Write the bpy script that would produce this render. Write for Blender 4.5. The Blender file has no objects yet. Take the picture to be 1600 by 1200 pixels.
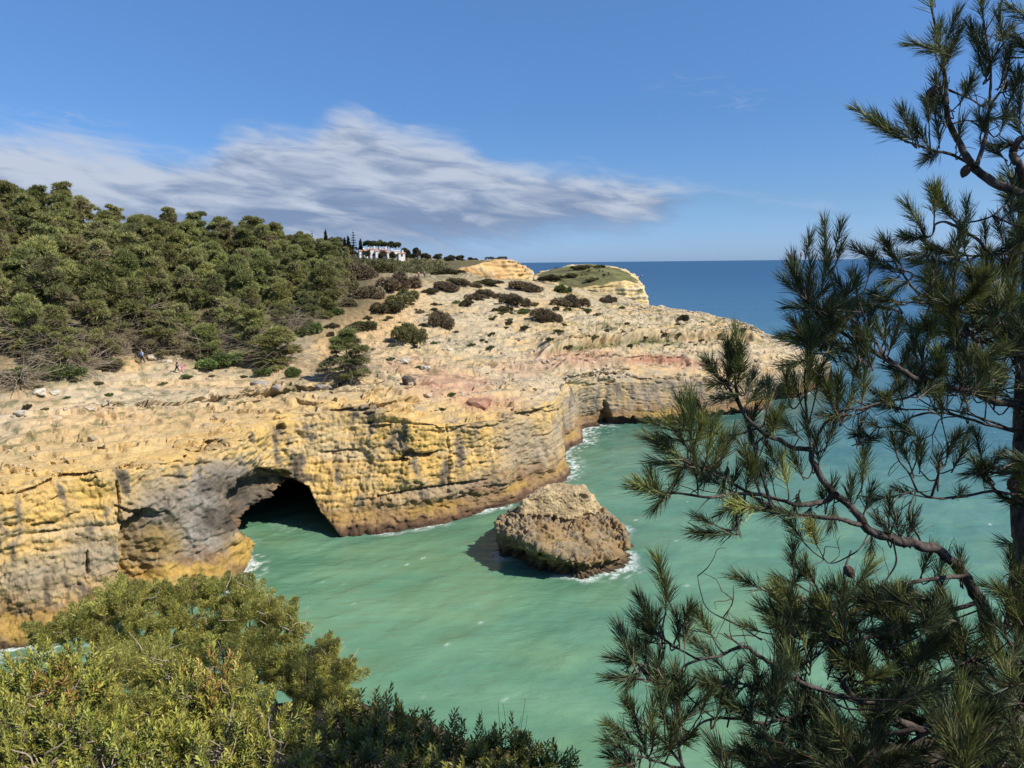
import bpy, math, random
import numpy as np
from mathutils import Vector, Matrix, Euler

R = math.radians
scene = bpy.context.scene
C = scene.collection
rng = np.random.default_rng(7)
random.seed(7)

# ------------------------------------------------------------------ camera
CAM_LOC = Vector((0.0, 0.0, 25.0))
F_PX = 1111.0                     # focal length in pixels of the 1600 x 1200 photograph
PITCH, ROLL = 9.7, -0.6
CAM_ROT = (Matrix.Rotation(R(90 - PITCH), 3, 'X') @ Matrix.Rotation(R(ROLL), 3, 'Z'))
cam_d = bpy.data.cameras.new('camera')
cam_d.sensor_width = 36.0
cam_d.lens = 36.0 * F_PX / 1600.0
cam_d.clip_start = 0.1
cam_d.clip_end = 80000.0
cam = bpy.data.objects.new('camera', cam_d)
cam.matrix_world = Matrix.Translation(CAM_LOC) @ CAM_ROT.to_4x4()
C.objects.link(cam)
scene.camera = cam
RM = np.array(CAM_ROT)
CL = np.array(CAM_LOC)

def ray(px, py):
    d = RM @ np.array([px - 800.0, 600.0 - py, -F_PX])
    return d
def at(px, py, z):
    d = ray(px, py)
    t = (z - CL[2]) / d[2]
    return CL + d * t
def atd(px, py, depth):
    return CL + ray(px, py) * (depth / F_PX)
def project(P):
    q = (np.asarray(P) - CL) @ RM
    d = np.maximum(-q[..., 2], 1e-3)
    return 800 + F_PX * q[..., 0] / d, 600 - F_PX * q[..., 1] / d, d

# ------------------------------------------------------------------ light
SUN_EL = 46.0
SUN_AZ = np.array([0.92, -0.39]); SUN_AZ = SUN_AZ / np.linalg.norm(SUN_AZ)
to_sun = Vector((SUN_AZ[0] * math.cos(R(SUN_EL)), SUN_AZ[1] * math.cos(R(SUN_EL)), math.sin(R(SUN_EL))))
sun_d = bpy.data.lights.new('sun', 'SUN')
sun_d.energy = 4.9
sun_d.angle = R(0.53)
sun_d.color = (1.0, 0.93, 0.82)
sun = bpy.data.objects.new('sun', sun_d)
sun.rotation_euler = (-to_sun).to_track_quat('-Z', 'Y').to_euler()
C.objects.link(sun)

scene.view_settings.view_transform = 'Standard'
scene.view_settings.look = 'None'
scene.view_settings.gamma = 1.0
scene.view_settings.use_curve_mapping = False
scene.view_settings.exposure = 0.36
scene.cycles.max_bounces = 6
scene.cycles.transparent_max_bounces = 4
scene.cycles.caustics_reflective = False
scene.cycles.caustics_refractive = False

# ------------------------------------------------------------------ node helper
class NT:
    def __init__(s, tree):
        s.t = tree; s.n = tree.nodes; s.l = tree.links
    def new(s, typ, **kw):
        nd = s.n.new(typ)
        for k, v in kw.items():
            setattr(nd, k, v)
        return nd
    def set(s, sock, v):
        if isinstance(v, bpy.types.NodeSocket):
            s.l.new(v, sock)
        elif v is not None:
            sock.default_value = v
    def math(s, op, a, b=None, c=None, clamp=False):
        nd = s.new('ShaderNodeMath', operation=op, use_clamp=clamp)
        s.set(nd.inputs[0], a)
        if b is not None: s.set(nd.inputs[1], b)
        if c is not None: s.set(nd.inputs[2], c)
        return nd.outputs[0]
    def vmath(s, op, a, b=None):
        nd = s.new('ShaderNodeVectorMath', operation=op)
        s.set(nd.inputs[0], a)
        if b is not None: s.set(nd.inputs[1], b)
        return nd.outputs[0]
    def ramp(s, v, lo, hi, a=0.0, b=1.0, smooth=True):
        nd = s.new('ShaderNodeMapRange', interpolation_type='SMOOTHSTEP' if smooth else 'LINEAR')
        s.set(nd.inputs[0], v); s.set(nd.inputs[1], lo); s.set(nd.inputs[2], hi)
        s.set(nd.inputs[3], a); s.set(nd.inputs[4], b)
        return nd.outputs[0]
    def mix(s, f, a, b, mode='MIX'):
        nd = s.new('ShaderNodeMix', data_type='RGBA', blend_type=mode)
        s.set(nd.inputs[0], f)
        s.set(nd.inputs[6], a if isinstance(a, bpy.types.NodeSocket) or len(a) == 4 else (*a, 1))
        s.set(nd.inputs[7], b if isinstance(b, bpy.types.NodeSocket) or len(b) == 4 else (*b, 1))
        return nd.outputs[2]
    def noise(s, vec, scale, detail=4, rough=0.55, dist=0.0, typ='FBM', dim='3D'):
        nd = s.new('ShaderNodeTexNoise', noise_dimensions=dim)
        try: nd.noise_type = typ
        except Exception: pass
        if vec is not None: s.l.new(vec, nd.inputs['Vector'])
        nd.inputs['Scale'].default_value = scale
        nd.inputs['Detail'].default_value = detail
        nd.inputs['Roughness'].default_value = rough
        nd.inputs['Distortion'].default_value = dist
        return nd.outputs[0]
    def curve(s, v, pts):
        nd = s.new('ShaderNodeFloatCurve')
        m = nd.mapping; cv = m.curves[0]
        m.use_clip = False
        while len(cv.points) < len(pts): cv.points.new(0.5, 0.5)
        for p, (x, y) in zip(cv.points, pts):
            p.location = (x, y); p.handle_type = 'AUTO_CLAMPED'
        m.update()
        s.set(nd.inputs['Value'], v)
        return nd.outputs[0]

# ------------------------------------------------------------------ sky with one bank of cloud
world = bpy.data.worlds.new('World')
scene.world = world
world.use_nodes = True
w = NT(world.node_tree)
w.n.clear()
sky = w.new('ShaderNodeTexSky', sky_type='NISHITA')
sky.sun_disc = False
sky.sun_elevation = R(SUN_EL)
sky.sun_rotation = math.atan2(SUN_AZ[0], SUN_AZ[1])
sky.altitude = 20
sky.air_density = 1.0
sky.dust_density = 0.35
sky.ozone_density = 2.2
geo = w.new('ShaderNodeTexCoord')
sep = w.new('ShaderNodeSeparateXYZ'); w.l.new(geo.outputs['Generated'], sep.inputs[0])
dx, dy, dz = sep.outputs
az = w.math('MULTIPLY', w.math('ARCTAN2', dx, dy), 180 / math.pi)       # degrees, + to the right
el = w.math('MULTIPLY', w.math('ARCSINE', dz), 180 / math.pi)
def azel(px, py):
    d = ray(px, py); d = d / np.linalg.norm(d)
    return math.degrees(math.atan2(d[0], d[1])), math.degrees(math.asin(d[2]))
AZ0, AZ1, ELM = -60.0, 60.0, 24.0
azn = w.ramp(az, AZ0, AZ1, 0, 1, smooth=False)
def elcurve(pts, extra_l, extra_r):
    q = [extra_l] + [azel(*p) for p in pts] + [extra_r]
    q = [((a - AZ0) / (AZ1 - AZ0), e / ELM) for a, e in q]
    return w.math('MULTIPLY', w.curve(azn, q), ELM)
TOP = [(0, 185), (110, 203), (210, 224), (300, 232), (345, 206), (400, 190), (470, 196), (545, 160), (600, 182), (700, 205),
       (800, 240), (900, 255), (1000, 268), (1080, 287), (1125, 294), (1180, 312)]
BOT = [(0, 410), (200, 408), (400, 402), (620, 396), (760, 388), (880, 372), (1000, 360), (1070, 330), (1118, 304), (1180, 335)]
top = elcurve(TOP, (-58, 10.0), (58, 2.0))
bot = elcurve(BOT, (-58, 0.5), (58, 6.0))
comb = w.new('ShaderNodeCombineXYZ')
w.set(comb.inputs[0], w.math('MULTIPLY', az, 0.045)); w.set(comb.inputs[1], w.math('MULTIPLY', el, 0.20))
cv = comb.outputs[0]
# slow warp, then streaky noise
tilt = w.new('ShaderNodeCombineXYZ')
w.set(tilt.inputs[0], w.math('MULTIPLY', az, 0.07))
w.set(tilt.inputs[1], w.math('MULTIPLY_ADD', az, 0.035, w.math('MULTIPLY', el, 0.30)))
n_big = w.noise(tilt.outputs[0], 2.2, 5, 0.55, 0.5)
n_fine = w.noise(tilt.outputs[0], 6.0, 5, 0.5, 0.6)
n_soft = w.noise(cv, 1.6, 3, 0.5, 0.2)
wob = w.math('MULTIPLY', w.math('SUBTRACT', n_big, 0.5), 3.2)
wob2 = w.math('MULTIPLY', w.math('SUBTRACT', n_fine, 0.5), 1.3)
d_top = w.math('ADD', w.math('ADD', w.math('SUBTRACT', top, el), wob), wob2)
d_bot = w.math('ADD', w.math('ADD', w.math('SUBTRACT', el, bot), wob), wob2)
m_top = w.ramp(d_top, -0.4, 2.2)
m_bot = w.ramp(d_bot, -0.8, 2.2)
dens = w.math('MULTIPLY', m_top, m_bot)
# the lit upper rim against the grey belly
hgt = w.math('DIVIDE', w.math('SUBTRACT', el, bot), w.math('MAXIMUM', w.math('SUBTRACT', top, bot), 0.5))
lit = w.math('ADD', w.math('MULTIPLY', w.math('SUBTRACT', hgt, 0.55), 1.2),
             w.math('ADD', w.math('MULTIPLY', w.math('SUBTRACT', n_fine, 0.5), 0.6), w.math('MULTIPLY', w.math('SUBTRACT', n_big, 0.5), 3.4)))
puff = w.math('MULTIPLY', w.ramp(az, -31.0, -24.0, 1, 0), w.ramp(w.math('ABSOLUTE', w.math('SUBTRACT', el, 7.0)), 0.3, 3.0, 1, 0))
lit = w.math('ADD', lit, w.math('MULTIPLY', puff, 0.45))
litr = w.ramp(lit, -0.60, 0.62)
cloud_col = w.mix(litr, (0.165, 0.225, 0.355), (0.425, 0.47, 0.555))
# faint wisps left and right of the bank
n_w = w.noise(tilt.outputs[0], 4.0, 6, 0.65, 1.2)
def patch(a0, e0, ra, re):
    q = w.math('ADD', w.math('POWER', w.math('DIVIDE', w.math('SUBTRACT', az, a0), ra), 2.0),
               w.math('POWER', w.math('DIVIDE', w.math('SUBTRACT', el, e0), re), 2.0))
    return w.ramp(q, 0.0, 1.0, 1, 0)
wa = azel(1075, 135); wb = azel(1165, 157); wc = azel(90, 190)
wisp = w.math('MAXIMUM', patch(wa[0], wa[1], 4.0, 1.3), w.math('MAXIMUM', patch(wb[0], wb[1], 3.0, 0.9), patch(wc[0], wc[1], 7.0, 1.2)))
wisp = w.math('MULTIPLY', w.math('MULTIPLY', wisp, w.ramp(n_w, 0.48, 0.75)), 0.35)
veil = w.math('MULTIPLY', w.ramp(el, 0.0, 3.2, 1, 0), w.math('MULTIPLY', w.ramp(az, -40, 5, 1, 0.0), 0.35))
hs = w.new('ShaderNodeHueSaturation')
hs.inputs['Saturation'].default_value = 1.0
w.l.new(sky.outputs[0], hs.inputs['Color'])
SKY_STR = 0.11
# clear, blue sea air: the horizon keeps its blue instead of going yellow
air = w.mix(w.ramp(el, 0.0, 4.5, smooth=False), (0.40, 0.62, 1.24), (0.38, 0.55, 0.86))
air = w.mix(w.ramp(el, 4.5, 11.0, smooth=False), air, (0.40, 0.605, 0.89))
air = w.mix(w.ramp(el, 11.0, 21.0, smooth=False), air, (0.53, 0.765, 1.04))
skyc = w.mix(1.0, w.mix(1.0, hs.outputs[0], (SKY_STR, SKY_STR, SKY_STR), 'MULTIPLY'), air, 'MULTIPLY')
c1 = w.mix(veil, skyc, (0.30, 0.40, 0.56))
c2 = w.mix(w.math('MULTIPLY', dens, 0.93), c1, cloud_col)
c3 = w.mix(wisp, c2, (0.36, 0.43, 0.56))
bg = w.new('ShaderNodeBackground')
bg.inputs['Strength'].default_value = 1.0
w.l.new(c3, bg.inputs['Color'])
wo = w.new('ShaderNodeOutputWorld')
w.l.new(bg.outputs[0], wo.inputs['Surface'])

# ------------------------------------------------------------------ numpy noise
_G = np.array([[1,1,0],[-1,1,0],[1,-1,0],[-1,-1,0],[1,0,1],[-1,0,1],[1,0,-1],[-1,0,-1],[0,1,1],[0,-1,1],[0,1,-1],[0,-1,-1],[1,1,0],[-1,1,0],[0,-1,1],[0,-1,-1]], np.float32)
def perlin(p, seed=0):
    p = np.asarray(p, np.float32)
    i = np.floor(p).astype(np.int64); f = p - i
    u = f * f * f * (f * (f * 6 - 15) + 10)
    i = i.astype(np.uint32)
    out = np.zeros(p.shape[0], np.float32)
    for cx in (0, 1):
        wx = u[:, 0] if cx else 1 - u[:, 0]
        hx = (i[:, 0] + np.uint32(cx)) * np.uint32(374761393) + np.uint32(seed * 974711 + 13)
        for cy in (0, 1):
            wy = wx * (u[:, 1] if cy else 1 - u[:, 1])
            hy = hx + (i[:, 1] + np.uint32(cy)) * np.uint32(668265263)
            for cz in (0, 1):
                wz = wy * (u[:, 2] if cz else 1 - u[:, 2])
                h = hy + (i[:, 2] + np.uint32(cz)) * np.uint32(2147483647)
                h = (h ^ (h >> np.uint32(13))) * np.uint32(1274126177)
                h = h ^ (h >> np.uint32(16))
                g = _G[(h & np.uint32(15)).astype(np.int64)]
                out += wz * (g[:, 0] * (f[:, 0] - cx) + g[:, 1] * (f[:, 1] - cy) + g[:, 2] * (f[:, 2] - cz))
    return out
def fbm(p, octaves=4, seed=0, gain=0.5, lac=2.03, ridged=False):
    p = np.asarray(p, np.float32)
    a, tot = 1.0, np.zeros(p.shape[0], np.float32)
    for o in range(octaves):
        n = perlin(p, seed + o * 17)
        if ridged: n = 0.55 - np.abs(n) * 1.8
        tot += a * n; a *= gain; p = p * lac + 11.7
    return tot
def worley(p, seed=0):
    p = np.asarray(p, np.float32); i = np.floor(p).astype(np.int64)
    f1 = np.full(len(p), 9.0, np.float32); f2 = f1.copy(); hid = np.zeros(len(p), np.float32)
    for ox in (-1, 0, 1):
        for oy in (-1, 0, 1):
            cx, cy = i[:, 0] + ox, i[:, 1] + oy
            h = (cx.astype(np.uint32) * np.uint32(374761393) + cy.astype(np.uint32) * np.uint32(668265263) + np.uint32(seed * 7919 + 5))
            h = (h ^ (h >> np.uint32(13))) * np.uint32(1274126177); h = h ^ (h >> np.uint32(16))
            rx = (h & np.uint32(1023)) / 1023.0; ry = ((h >> np.uint32(10)) & np.uint32(1023)) / 1023.0; rv = ((h >> np.uint32(20)) & np.uint32(1023)) / 1023.0
            d = np.hypot(cx + rx - p[:, 0], cy + ry - p[:, 1]).astype(np.float32)
            near = d < f1
            f2 = np.where(near, f1, np.minimum(f2, d)); hid = np.where(near, rv, hid); f1 = np.where(near, d, f1)
    return f1, f2 - f1, hid
def sstep(x, a, b):
    t = np.clip((x - a) / (b - a), 0, 1); return t * t * (3 - 2 * t)
def lerp(a, b, t):
    return a + (b - a) * (t[:, None] if np.ndim(b) >= 1 and np.ndim(t) == 1 and (np.ndim(a) == 2 or len(np.shape(b)) == 1 and np.shape(b)[0] == 3) else t)

# ------------------------------------------------------------------ mesh helpers
def mesh_np(name, V, F, smooth=False):
    V = np.asarray(V, np.float32); F = np.asarray(F, np.int32)
    me = bpy.data.meshes.new(name)
    me.vertices.add(len(V)); me.vertices.foreach_set('co', V.ravel())
    k = F.shape[1]
    me.loops.add(F.size); me.loops.foreach_set('vertex_index', F.ravel())
    me.polygons.add(len(F))
    me.polygons.foreach_set('loop_start', np.arange(0, F.size, k, dtype=np.int32))
    me.polygons.foreach_set('loop_total', np.full(len(F), k, np.int32))
    me.polygons.foreach_set('use_smooth', np.full(len(F), smooth))
    me.update(calc_edges=True)
    return me
def add_col(me, name, cols):
    a = me.color_attributes.new(name, 'FLOAT_COLOR', 'POINT')
    c = np.ones((len(cols), 4), np.float32); c[:, :3] = cols
    a.data.foreach_set('color', c.ravel())
def add_f(me, name, vals):
    a = me.attributes.new(name, 'FLOAT', 'POINT')
    a.data.foreach_set('value', np.asarray(vals, np.float32))
def link(name, me, mat=None, parent=None, loc=None):
    o = bpy.data.objects.new(name, me)
    if mat is not None and len(me.materials) == 0: me.materials.append(mat)
    C.objects.link(o)
    if parent is not None: o.parent = parent
    if loc is not None: o.location = loc
    return o
def empty(name, loc, rz=0.0):
    o = bpy.data.objects.new(name, None); o.empty_display_size = 0.3
    o.location = loc; o.rotation_euler = (0, 0, rz); C.objects.link(o)
    return o
def tag(o, label=None, cat=None, group=None, kind=None):
    if label: o['label'] = label
    if cat: o['category'] = cat
    if group: o['group'] = group
    if kind: o['kind'] = kind
    return o
def grid_faces(nu, nv, base=0):
    i = np.arange(nu - 1)[:, None] * nv + np.arange(nv - 1)[None, :] + base
    return np.stack([i, i + nv, i + nv + 1, i + 1], -1).reshape(-1, 4)
def tubes(paths, sides=6):
    """paths: list of (points Nx3, radii N). One joined mesh of tapered tubes -> V, F"""
    Vs, Fs, b = [], [], 0
    for P, r in paths:
        P = np.asarray(P, float); r = np.asarray(r, float)
        n = len(P)
        T = np.gradient(P, axis=0); T /= np.linalg.norm(T, axis=1)[:, None] + 1e-9
        up = np.array([0.3, 0.2, 1.0]); 
        if abs(T[0] @ up) > 0.9 * np.linalg.norm(up): up = np.array([1.0, 0.3, 0.1])
        N = np.cross(T, up); N /= np.linalg.norm(N, axis=1)[:, None] + 1e-9
        B = np.cross(T, N)
        a = np.linspace(0, 2 * np.pi, sides, endpoint=False)
        ring = P[:, None] + r[:, None, None] * (np.cos(a)[None, :, None] * N[:, None] + np.sin(a)[None, :, None] * B[:, None])
        Vs.append(ring.reshape(-1, 3))
        i = np.arange(n - 1)[:, None] * sides; j = np.arange(sides)[None, :]; j2 = (j + 1) % sides
        Fs.append(np.stack([i + j, i + j2, i + sides + j2, i + sides + j], -1).reshape(-1, 4) + b)
        b += n * sides
    return np.concatenate(Vs), np.concatenate(Fs)
def smooth_path(P, n):
    """Catmull-Rom through the points, n samples."""
    P = np.asarray(P, float)
    m = len(P)
    if m < 3:
        t = np.linspace(0, 1, n)[:, None]; return P[0] + (P[-1] - P[0]) * t
    d = np.r_[0, np.cumsum(np.linalg.norm(np.diff(P[:, :3], axis=0), axis=1) ** 0.5 + 1e-6)]
    Tn = np.gradient(P, d, axis=0)
    return hermite(d, P, Tn, np.linspace(0, d[-1], n))
def hermite(d, P, T, t):
    k = np.clip(np.searchsorted(d, t, side='right') - 1, 0, len(d) - 2)
    h = (d[k + 1] - d[k]); s = (t - d[k]) / h
    sh = (len(t),) + (1,) * (P.ndim - 1)
    s = s.reshape(sh); h = h.reshape(sh)
    return ((2*s**3 - 3*s**2 + 1) * P[k] + (s**3 - 2*s**2 + s) * h * T[k] + (-2*s**3 + 3*s**2) * P[k+1] + (s**3 - s**2) * h * T[k+1])

# ------------------------------------------------------------------ materials
def mat(name):
    m = bpy.data.materials.new(name); m.use_nodes = True
    t = NT(m.node_tree)
    b = t.n['Principled BSDF']
    return m, t, b
def rock_material(name, scale=1.0, bump=0.5):
    m, t, b = mat(name)
    at_ = t.new('ShaderNodeAttribute', attribute_name='tint')
    g = t.new('ShaderNodeNewGeometry')
    p = g.outputs['Position']
    n1 = t.noise(p, 1.1 * scale, 6, 0.65)
    n2 = t.noise(p, 5.0 * scale, 5, 0.7)
    v = t.math('MULTIPLY', t.ramp(n1, 0.3, 0.7, 0.80, 1.18, False), t.ramp(n2, 0.3, 0.7, 0.80, 1.18, False))
    vv = t.new('ShaderNodeCombineXYZ')
    for k in range(3): t.l.new(v, vv.inputs[k])
    col = t.mix(1.0, at_.outputs['Color'], vv.outputs[0], 'MULTIPLY')
    # bedding and cracks as fine relief
    mp = t.new('ShaderNodeMapping'); mp.inputs['Scale'].default_value = (0.6, 0.6, 1.5)
    t.l.new(p, mp.inputs['Vector'])
    s1 = t.noise(mp.outputs[0], 1.6 * scale, 7, 0.72, 0.4)
    vo = t.new('ShaderNodeTexVoronoi', feature='DISTANCE_TO_EDGE')
    vo.inputs['Scale'].default_value = 1.5 * scale
    t.l.new(mp.outputs[0], vo.inputs['Vector'])
    cr = t.ramp(vo.outputs['Distance'], 0.0, 0.06)
    h = t.math('ADD', t.math('MULTIPLY', s1, 1.0), t.math('ADD', t.math('MULTIPLY', n2, 0.35), t.math('MULTIPLY', cr, 0.06)))
    bp = t.new('ShaderNodeBump'); bp.inputs['Strength'].default_value = bump; bp.inputs['Distance'].default_value = 0.35 / scale
    t.l.new(h, bp.inputs['Height']); t.l.new(bp.outputs[0], b.inputs['Normal'])
    t.l.new(col, b.inputs['Base Color'])
    b.inputs['Roughness'].default_value = 0.92
    b.inputs['Specular IOR Level'].default_value = 0.15
    return m
M_ROCK = rock_material('limestone', 1.0, 0.5)

# ================================================================== THE CLIFF LAND (one lofted sheet)
# every station of the coast: waterline, brim of the cliff, three rows over the plateau, as pixels with their height
ST = [
 [(-300,1085,0), (-300,835,10), (-300,765,11), (-300,700,12), (-300,640,13.2)],
 [(0,1012,0), (0,775,10), (0,722,11), (0,665,11.9), (0,618,13.2)],
 [(100,996,0), (100,745,10.5), (100,690,11.3), (100,640,12.2), (100,600,13.4)],
 [(190,966,0), (190,735,10.5), (190,680,11.3), (190,630,12.2), (200,582,13.0)],
 [(280,935,0), (290,712,10.5), (300,665,11.2), (300,620,12.0), (290,574,12.8)],
 [(350,905,0), (370,690,10.5), (385,640,11.3), (380,610,12.0), (370,567,12.8)],
 [(400,852,0), (430,655,10.8), (440,625,11.3), (440,600,12.0), (430,562,12.9)],
 [(470,836,0), (500,640,11.2), (520,610,11.9), (530,585,12.5), (530,547,13.4)],
 [(535,833,0), (570,636,11.2), (590,605,11.7), (600,575,12.4), (600,522,14.5)],
 [(620,824,0), (660,656,10.2), (670,600,11.3), (670,560,12.2), (655,490,16.0)],
 [(720,805,0), (755,655,9.6), (760,600,10.5), (760,550,11.8), (760,472,17.0)],
 [(800,782,0), (820,640,9.4), (830,595,10.3), (840,545,11.3), (850,470,16.5)],
 [(872,752,0), (860,628,9.2), (880,590,10.0), (900,540,11.0), (920,471,15.5)],
 [(880,706,0), (868,605,9.0), (900,580,9.8), (920,535,11.0), (940,472,15.0)],
 [(905,690,0), (890,600,8.3), (915,572,9.6), (935,530,11.0), (955,474,14.7)],
 [(912,668,0), (917,603,6.8), (935,570,9.3), (950,528,11.0), (970,475,14.5)],
 [(945,665,0), (950,598,6.7), (960,568,9.0), (970,526,11.0), (985,476,14.3)],
 [(1030,662,0), (1030,595,6.3), (1030,562,8.5), (1030,522,10.5), (1010,478,13.8)],
 [(1100,656,0), (1100,595,6.0), (1100,562,8.0), (1090,525,10.0), (1050,485,13.0)],
 [(1180,642,0), (1180,592,5.5), (1180,562,7.3), (1160,530,9.0), (1110,496,12.0)],
 [(1240,622,0), (1245,585,4.8), (1240,560,6.5), (1220,538,8.0), (1180,517,10.0)],
 [(1293,601,0), (1296,567,5.0), (1285,556,6.0), (1250,544,7.0), (1215,530,8.5)],
]
BACK = [(-350,130,33), (0,140,33), (80,145,32), (170,150,30.5), (260,160,28.5), (330,170,28), (390,185,27.5), (440,200,27),
        (500,215,25.5), (640,178,22.0), (740,192,21.3), (800,205,19.6), (850,210,18.0), (880,212,17.0), (910,214,15.6), (930,216,14.8), (955,216,14.3)]
P = []
for s, row in enumerate(ST):
    pts = [at(*q) for q in row]
    below = pts[0] + (pts[0] - pts[1]) * np.array([0.15, 0.15, 0]); below[2] = -4
    pts = [below] + pts
    if s < len(BACK):
        px, d, z = BACK[s]
        b = atd(px, 410, d); b[2] = z
        e = atd(px, 410, d + (70 if s < 9 else 160 if s < 11 else 25)); e[2] = z - (5 if s < 9 else 1.5 if s < 11 else 20)
        pts += [b, e]
    else:
        b = pts[-1] + np.array([3.0, 7.0, 0]); b[2] = pts[-1][2] - 2.5
        e = b + np.array([2.0, 4.0, 0]); e[2] = -4
        pts += [b, e]
    P.append(pts)
last = []
for k, q in enumerate(P[-1]):
    q2 = q + np.array([3.5, 5.0, 0]); q2[2] = -4; last.append(q2)
P.append(last)
P = np.array(P)                                   # stations x rows x 3
nS = len(P)
du = np.r_[0, np.cumsum(0.6 * np.linalg.norm(np.diff(P[:, 1], axis=0), axis=1) + 0.4 * np.linalg.norm(np.diff(P[:, 2], axis=0), axis=1))]
Tg = np.gradient(P, du, axis=0)
# columns: even in the picture rather than in metres
NU = 1350
pxw = project(P[:, 2])[0]; uu = np.linspace(0, du[-1], 4000)
pxu = np.interp(uu, du, pxw)
wgt = np.abs(np.gradient(pxu)) + 0.25 * np.gradient(uu)* 6
cw = np.cumsum(wgt); cw = (cw - cw[0]) / (cw[-1] - cw[0])
U = np.interp(np.linspace(0, 1, NU), cw, uu)
Tg[-2] = (P[-2] - P[-3]) / (du[-2] - du[-3]); Tg[-1] = (P[-1] - P[-2]) / (du[-1] - du[-2])
Q = hermite(du, P, Tg, U)                         # NU x rows x 3
NR = [5, 110, 70, 70, 90, 70, 14]
rows = []
Tv = np.zeros_like(Q)
for k in range(2, 7):                              # tangents over the plateau
    Tv[:, k] = 0.5 * (Q[:, k + 1] - Q[:, k - 1])
Tv[:, 2] = Q[:, 3] - Q[:, 2]
Tv[:, 7] = Q[:, 7] - Q[:, 6]
vpar = []
for k in range(7):
    n = NR[k]
    for j in range(n):
        t = j / n
        if k < 2:
            rows.append(Q[:, k] * (1 - t) + Q[:, k + 1] * t)
        else:
            h = 0.8
            rows.append((2*t**3-3*t**2+1)*Q[:, k] + (t**3-2*t**2+t)*h*Tv[:, k] + (-2*t**3+3*t**2)*Q[:, k+1] + (t**3-t**2)*h*Tv[:, k+1])
        vpar.append(k + t)
rows.append(Q[:, 7]); vpar.append(7.0)
G = np.stack(rows, 1)                              # NU x NV x 3
NV = G.shape[1]
vpar = np.array(vpar)
VP = np.broadcast_to(vpar[None], (NU, NV)).ravel()
LAND_BASE = G.copy()

def smooth_rows(A, it):
    for _ in range(it):
        B = A.copy(); B[:, 1:-1] = 0.25 * A[:, :-2] + 0.5 * A[:, 1:-1] + 0.25 * A[:, 2:]; A = B
    return A
G = smooth_rows(G, 6)
def normals(G):
    a = np.gradient(G, axis=0); b = np.gradient(G, axis=1)
    n = np.cross(b, a); n /= np.linalg.norm(n, axis=2)[:, :, None] + 1e-9
    return -n
Nn = normals(G)
if Nn[NU // 3, NV // 2, 2] < 0: Nn = -Nn
X = G.reshape(-1, 3); Nf = Nn.reshape(-1, 3)
PX, PY, PD = project(X)
face = 1 - sstep(VP, 1.92, 2.12)                  # 1 on the cliff wall
top_ = 1 - face
hill = sstep(VP, 4.7, 5.6)
Xf = X.astype(np.float32)
dip = X[:, 2] + 0.035 * X[:, 0] - 0.012 * X[:, 1] + 0.8 * fbm(Xf / 14, 2, 91)
big = fbm(Xf / 7.0, 3, 23)
mid = fbm(Xf / np.array([2.2, 2.2, 2.0], np.float32), 5, 2)
strat = fbm(np.stack([X[:, 0] * 0.05, X[:, 1] * 0.05, dip * 0.9], 1), 3, 3, gain=0.7)
strat2 = fbm(np.stack([X[:, 0] * 0.09, X[:, 1] * 0.09, dip * 3.0], 1), 2, 5)
flute = fbm(Xf / np.array([1.6, 1.6, 9.0], np.float32), 3, 4)
fine = fbm(Xf / 0.55, 3, 6, ridged=True)
pits = np.maximum(0, fbm(Xf / np.array([1.1, 1.1, 0.7], np.float32), 2, 8) - 0.22)
z = X[:, 2]
notch = 0.75 * (1 - sstep(z, 0.2, 2.2)) + 0.1 * np.exp(-((z - 2.6) / 0.6) ** 2)
dface = 0.65 * big + 0.17 * mid + 0.12 * np.tanh(2.2 * strat) * sstep(big, -0.1, 0.35) + 0.05 * np.tanh(2 * strat2) + 0.24 * flute + 0.13 * fine - 0.6 * pits + notch
dtop = 0.45 * big + 0.10 * mid + 0.02 * fine
calm = 1 - 0.8 * np.repeat(sstep(U, du[19], du[21]), NV)
al = 0.75 * X[:, 0] + 0.66 * X[:, 1]
w1 = worley(np.stack([al / 2.2 + .3 * mid, dip / 1.15 + .25 * mid], 1), 3); w2 = worley(np.stack([al / 0.9, dip / 0.55], 1) + .25 * mid[:, None], 4)
dface += 0.16 * (w1[2] - .5) - 0.10 * (1 - sstep(w1[1], 0, .08)) + 0.07 * (w2[2] - .5) - 0.05 * (1 - sstep(w2[1], 0, .12))
gate = fbm(np.stack([al / 7, dip / .5, dip * 0], 1), 2, 12)
rgb_ = np.random.default_rng(12); lv = np.sort(np.r_[np.arange(.8, 13, 1.05) + rgb_.uniform(-.3, .3, 12), np.arange(1.5, 13, 2.3)])
dq = dip + .18 * fbm(np.stack([al / 3, al * 0, al * 0], 1), 3, 13)
for kk, l_ in enumerate(lv):
    g_ = sstep(fbm(np.stack([al / 6, al * 0 + kk * 3.7, al * 0], 1), 2, 14 + kk), -.02, .30)
    dface -= (.03 + .20 * (kk % 5 == 1)) * np.exp(-((dq - l_) / .11) ** 2) * g_
    dface += (.02 * np.exp(-((dq - l_ - .32) / .22) ** 2)) * g_
dface *= 1 - 0.45 * sstep(PX, 860, 900)
disp = (face * dface + top_ * dtop * (1 - 0.3 * hill)) * calm
Y = X + Nf * disp[:, None]

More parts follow.
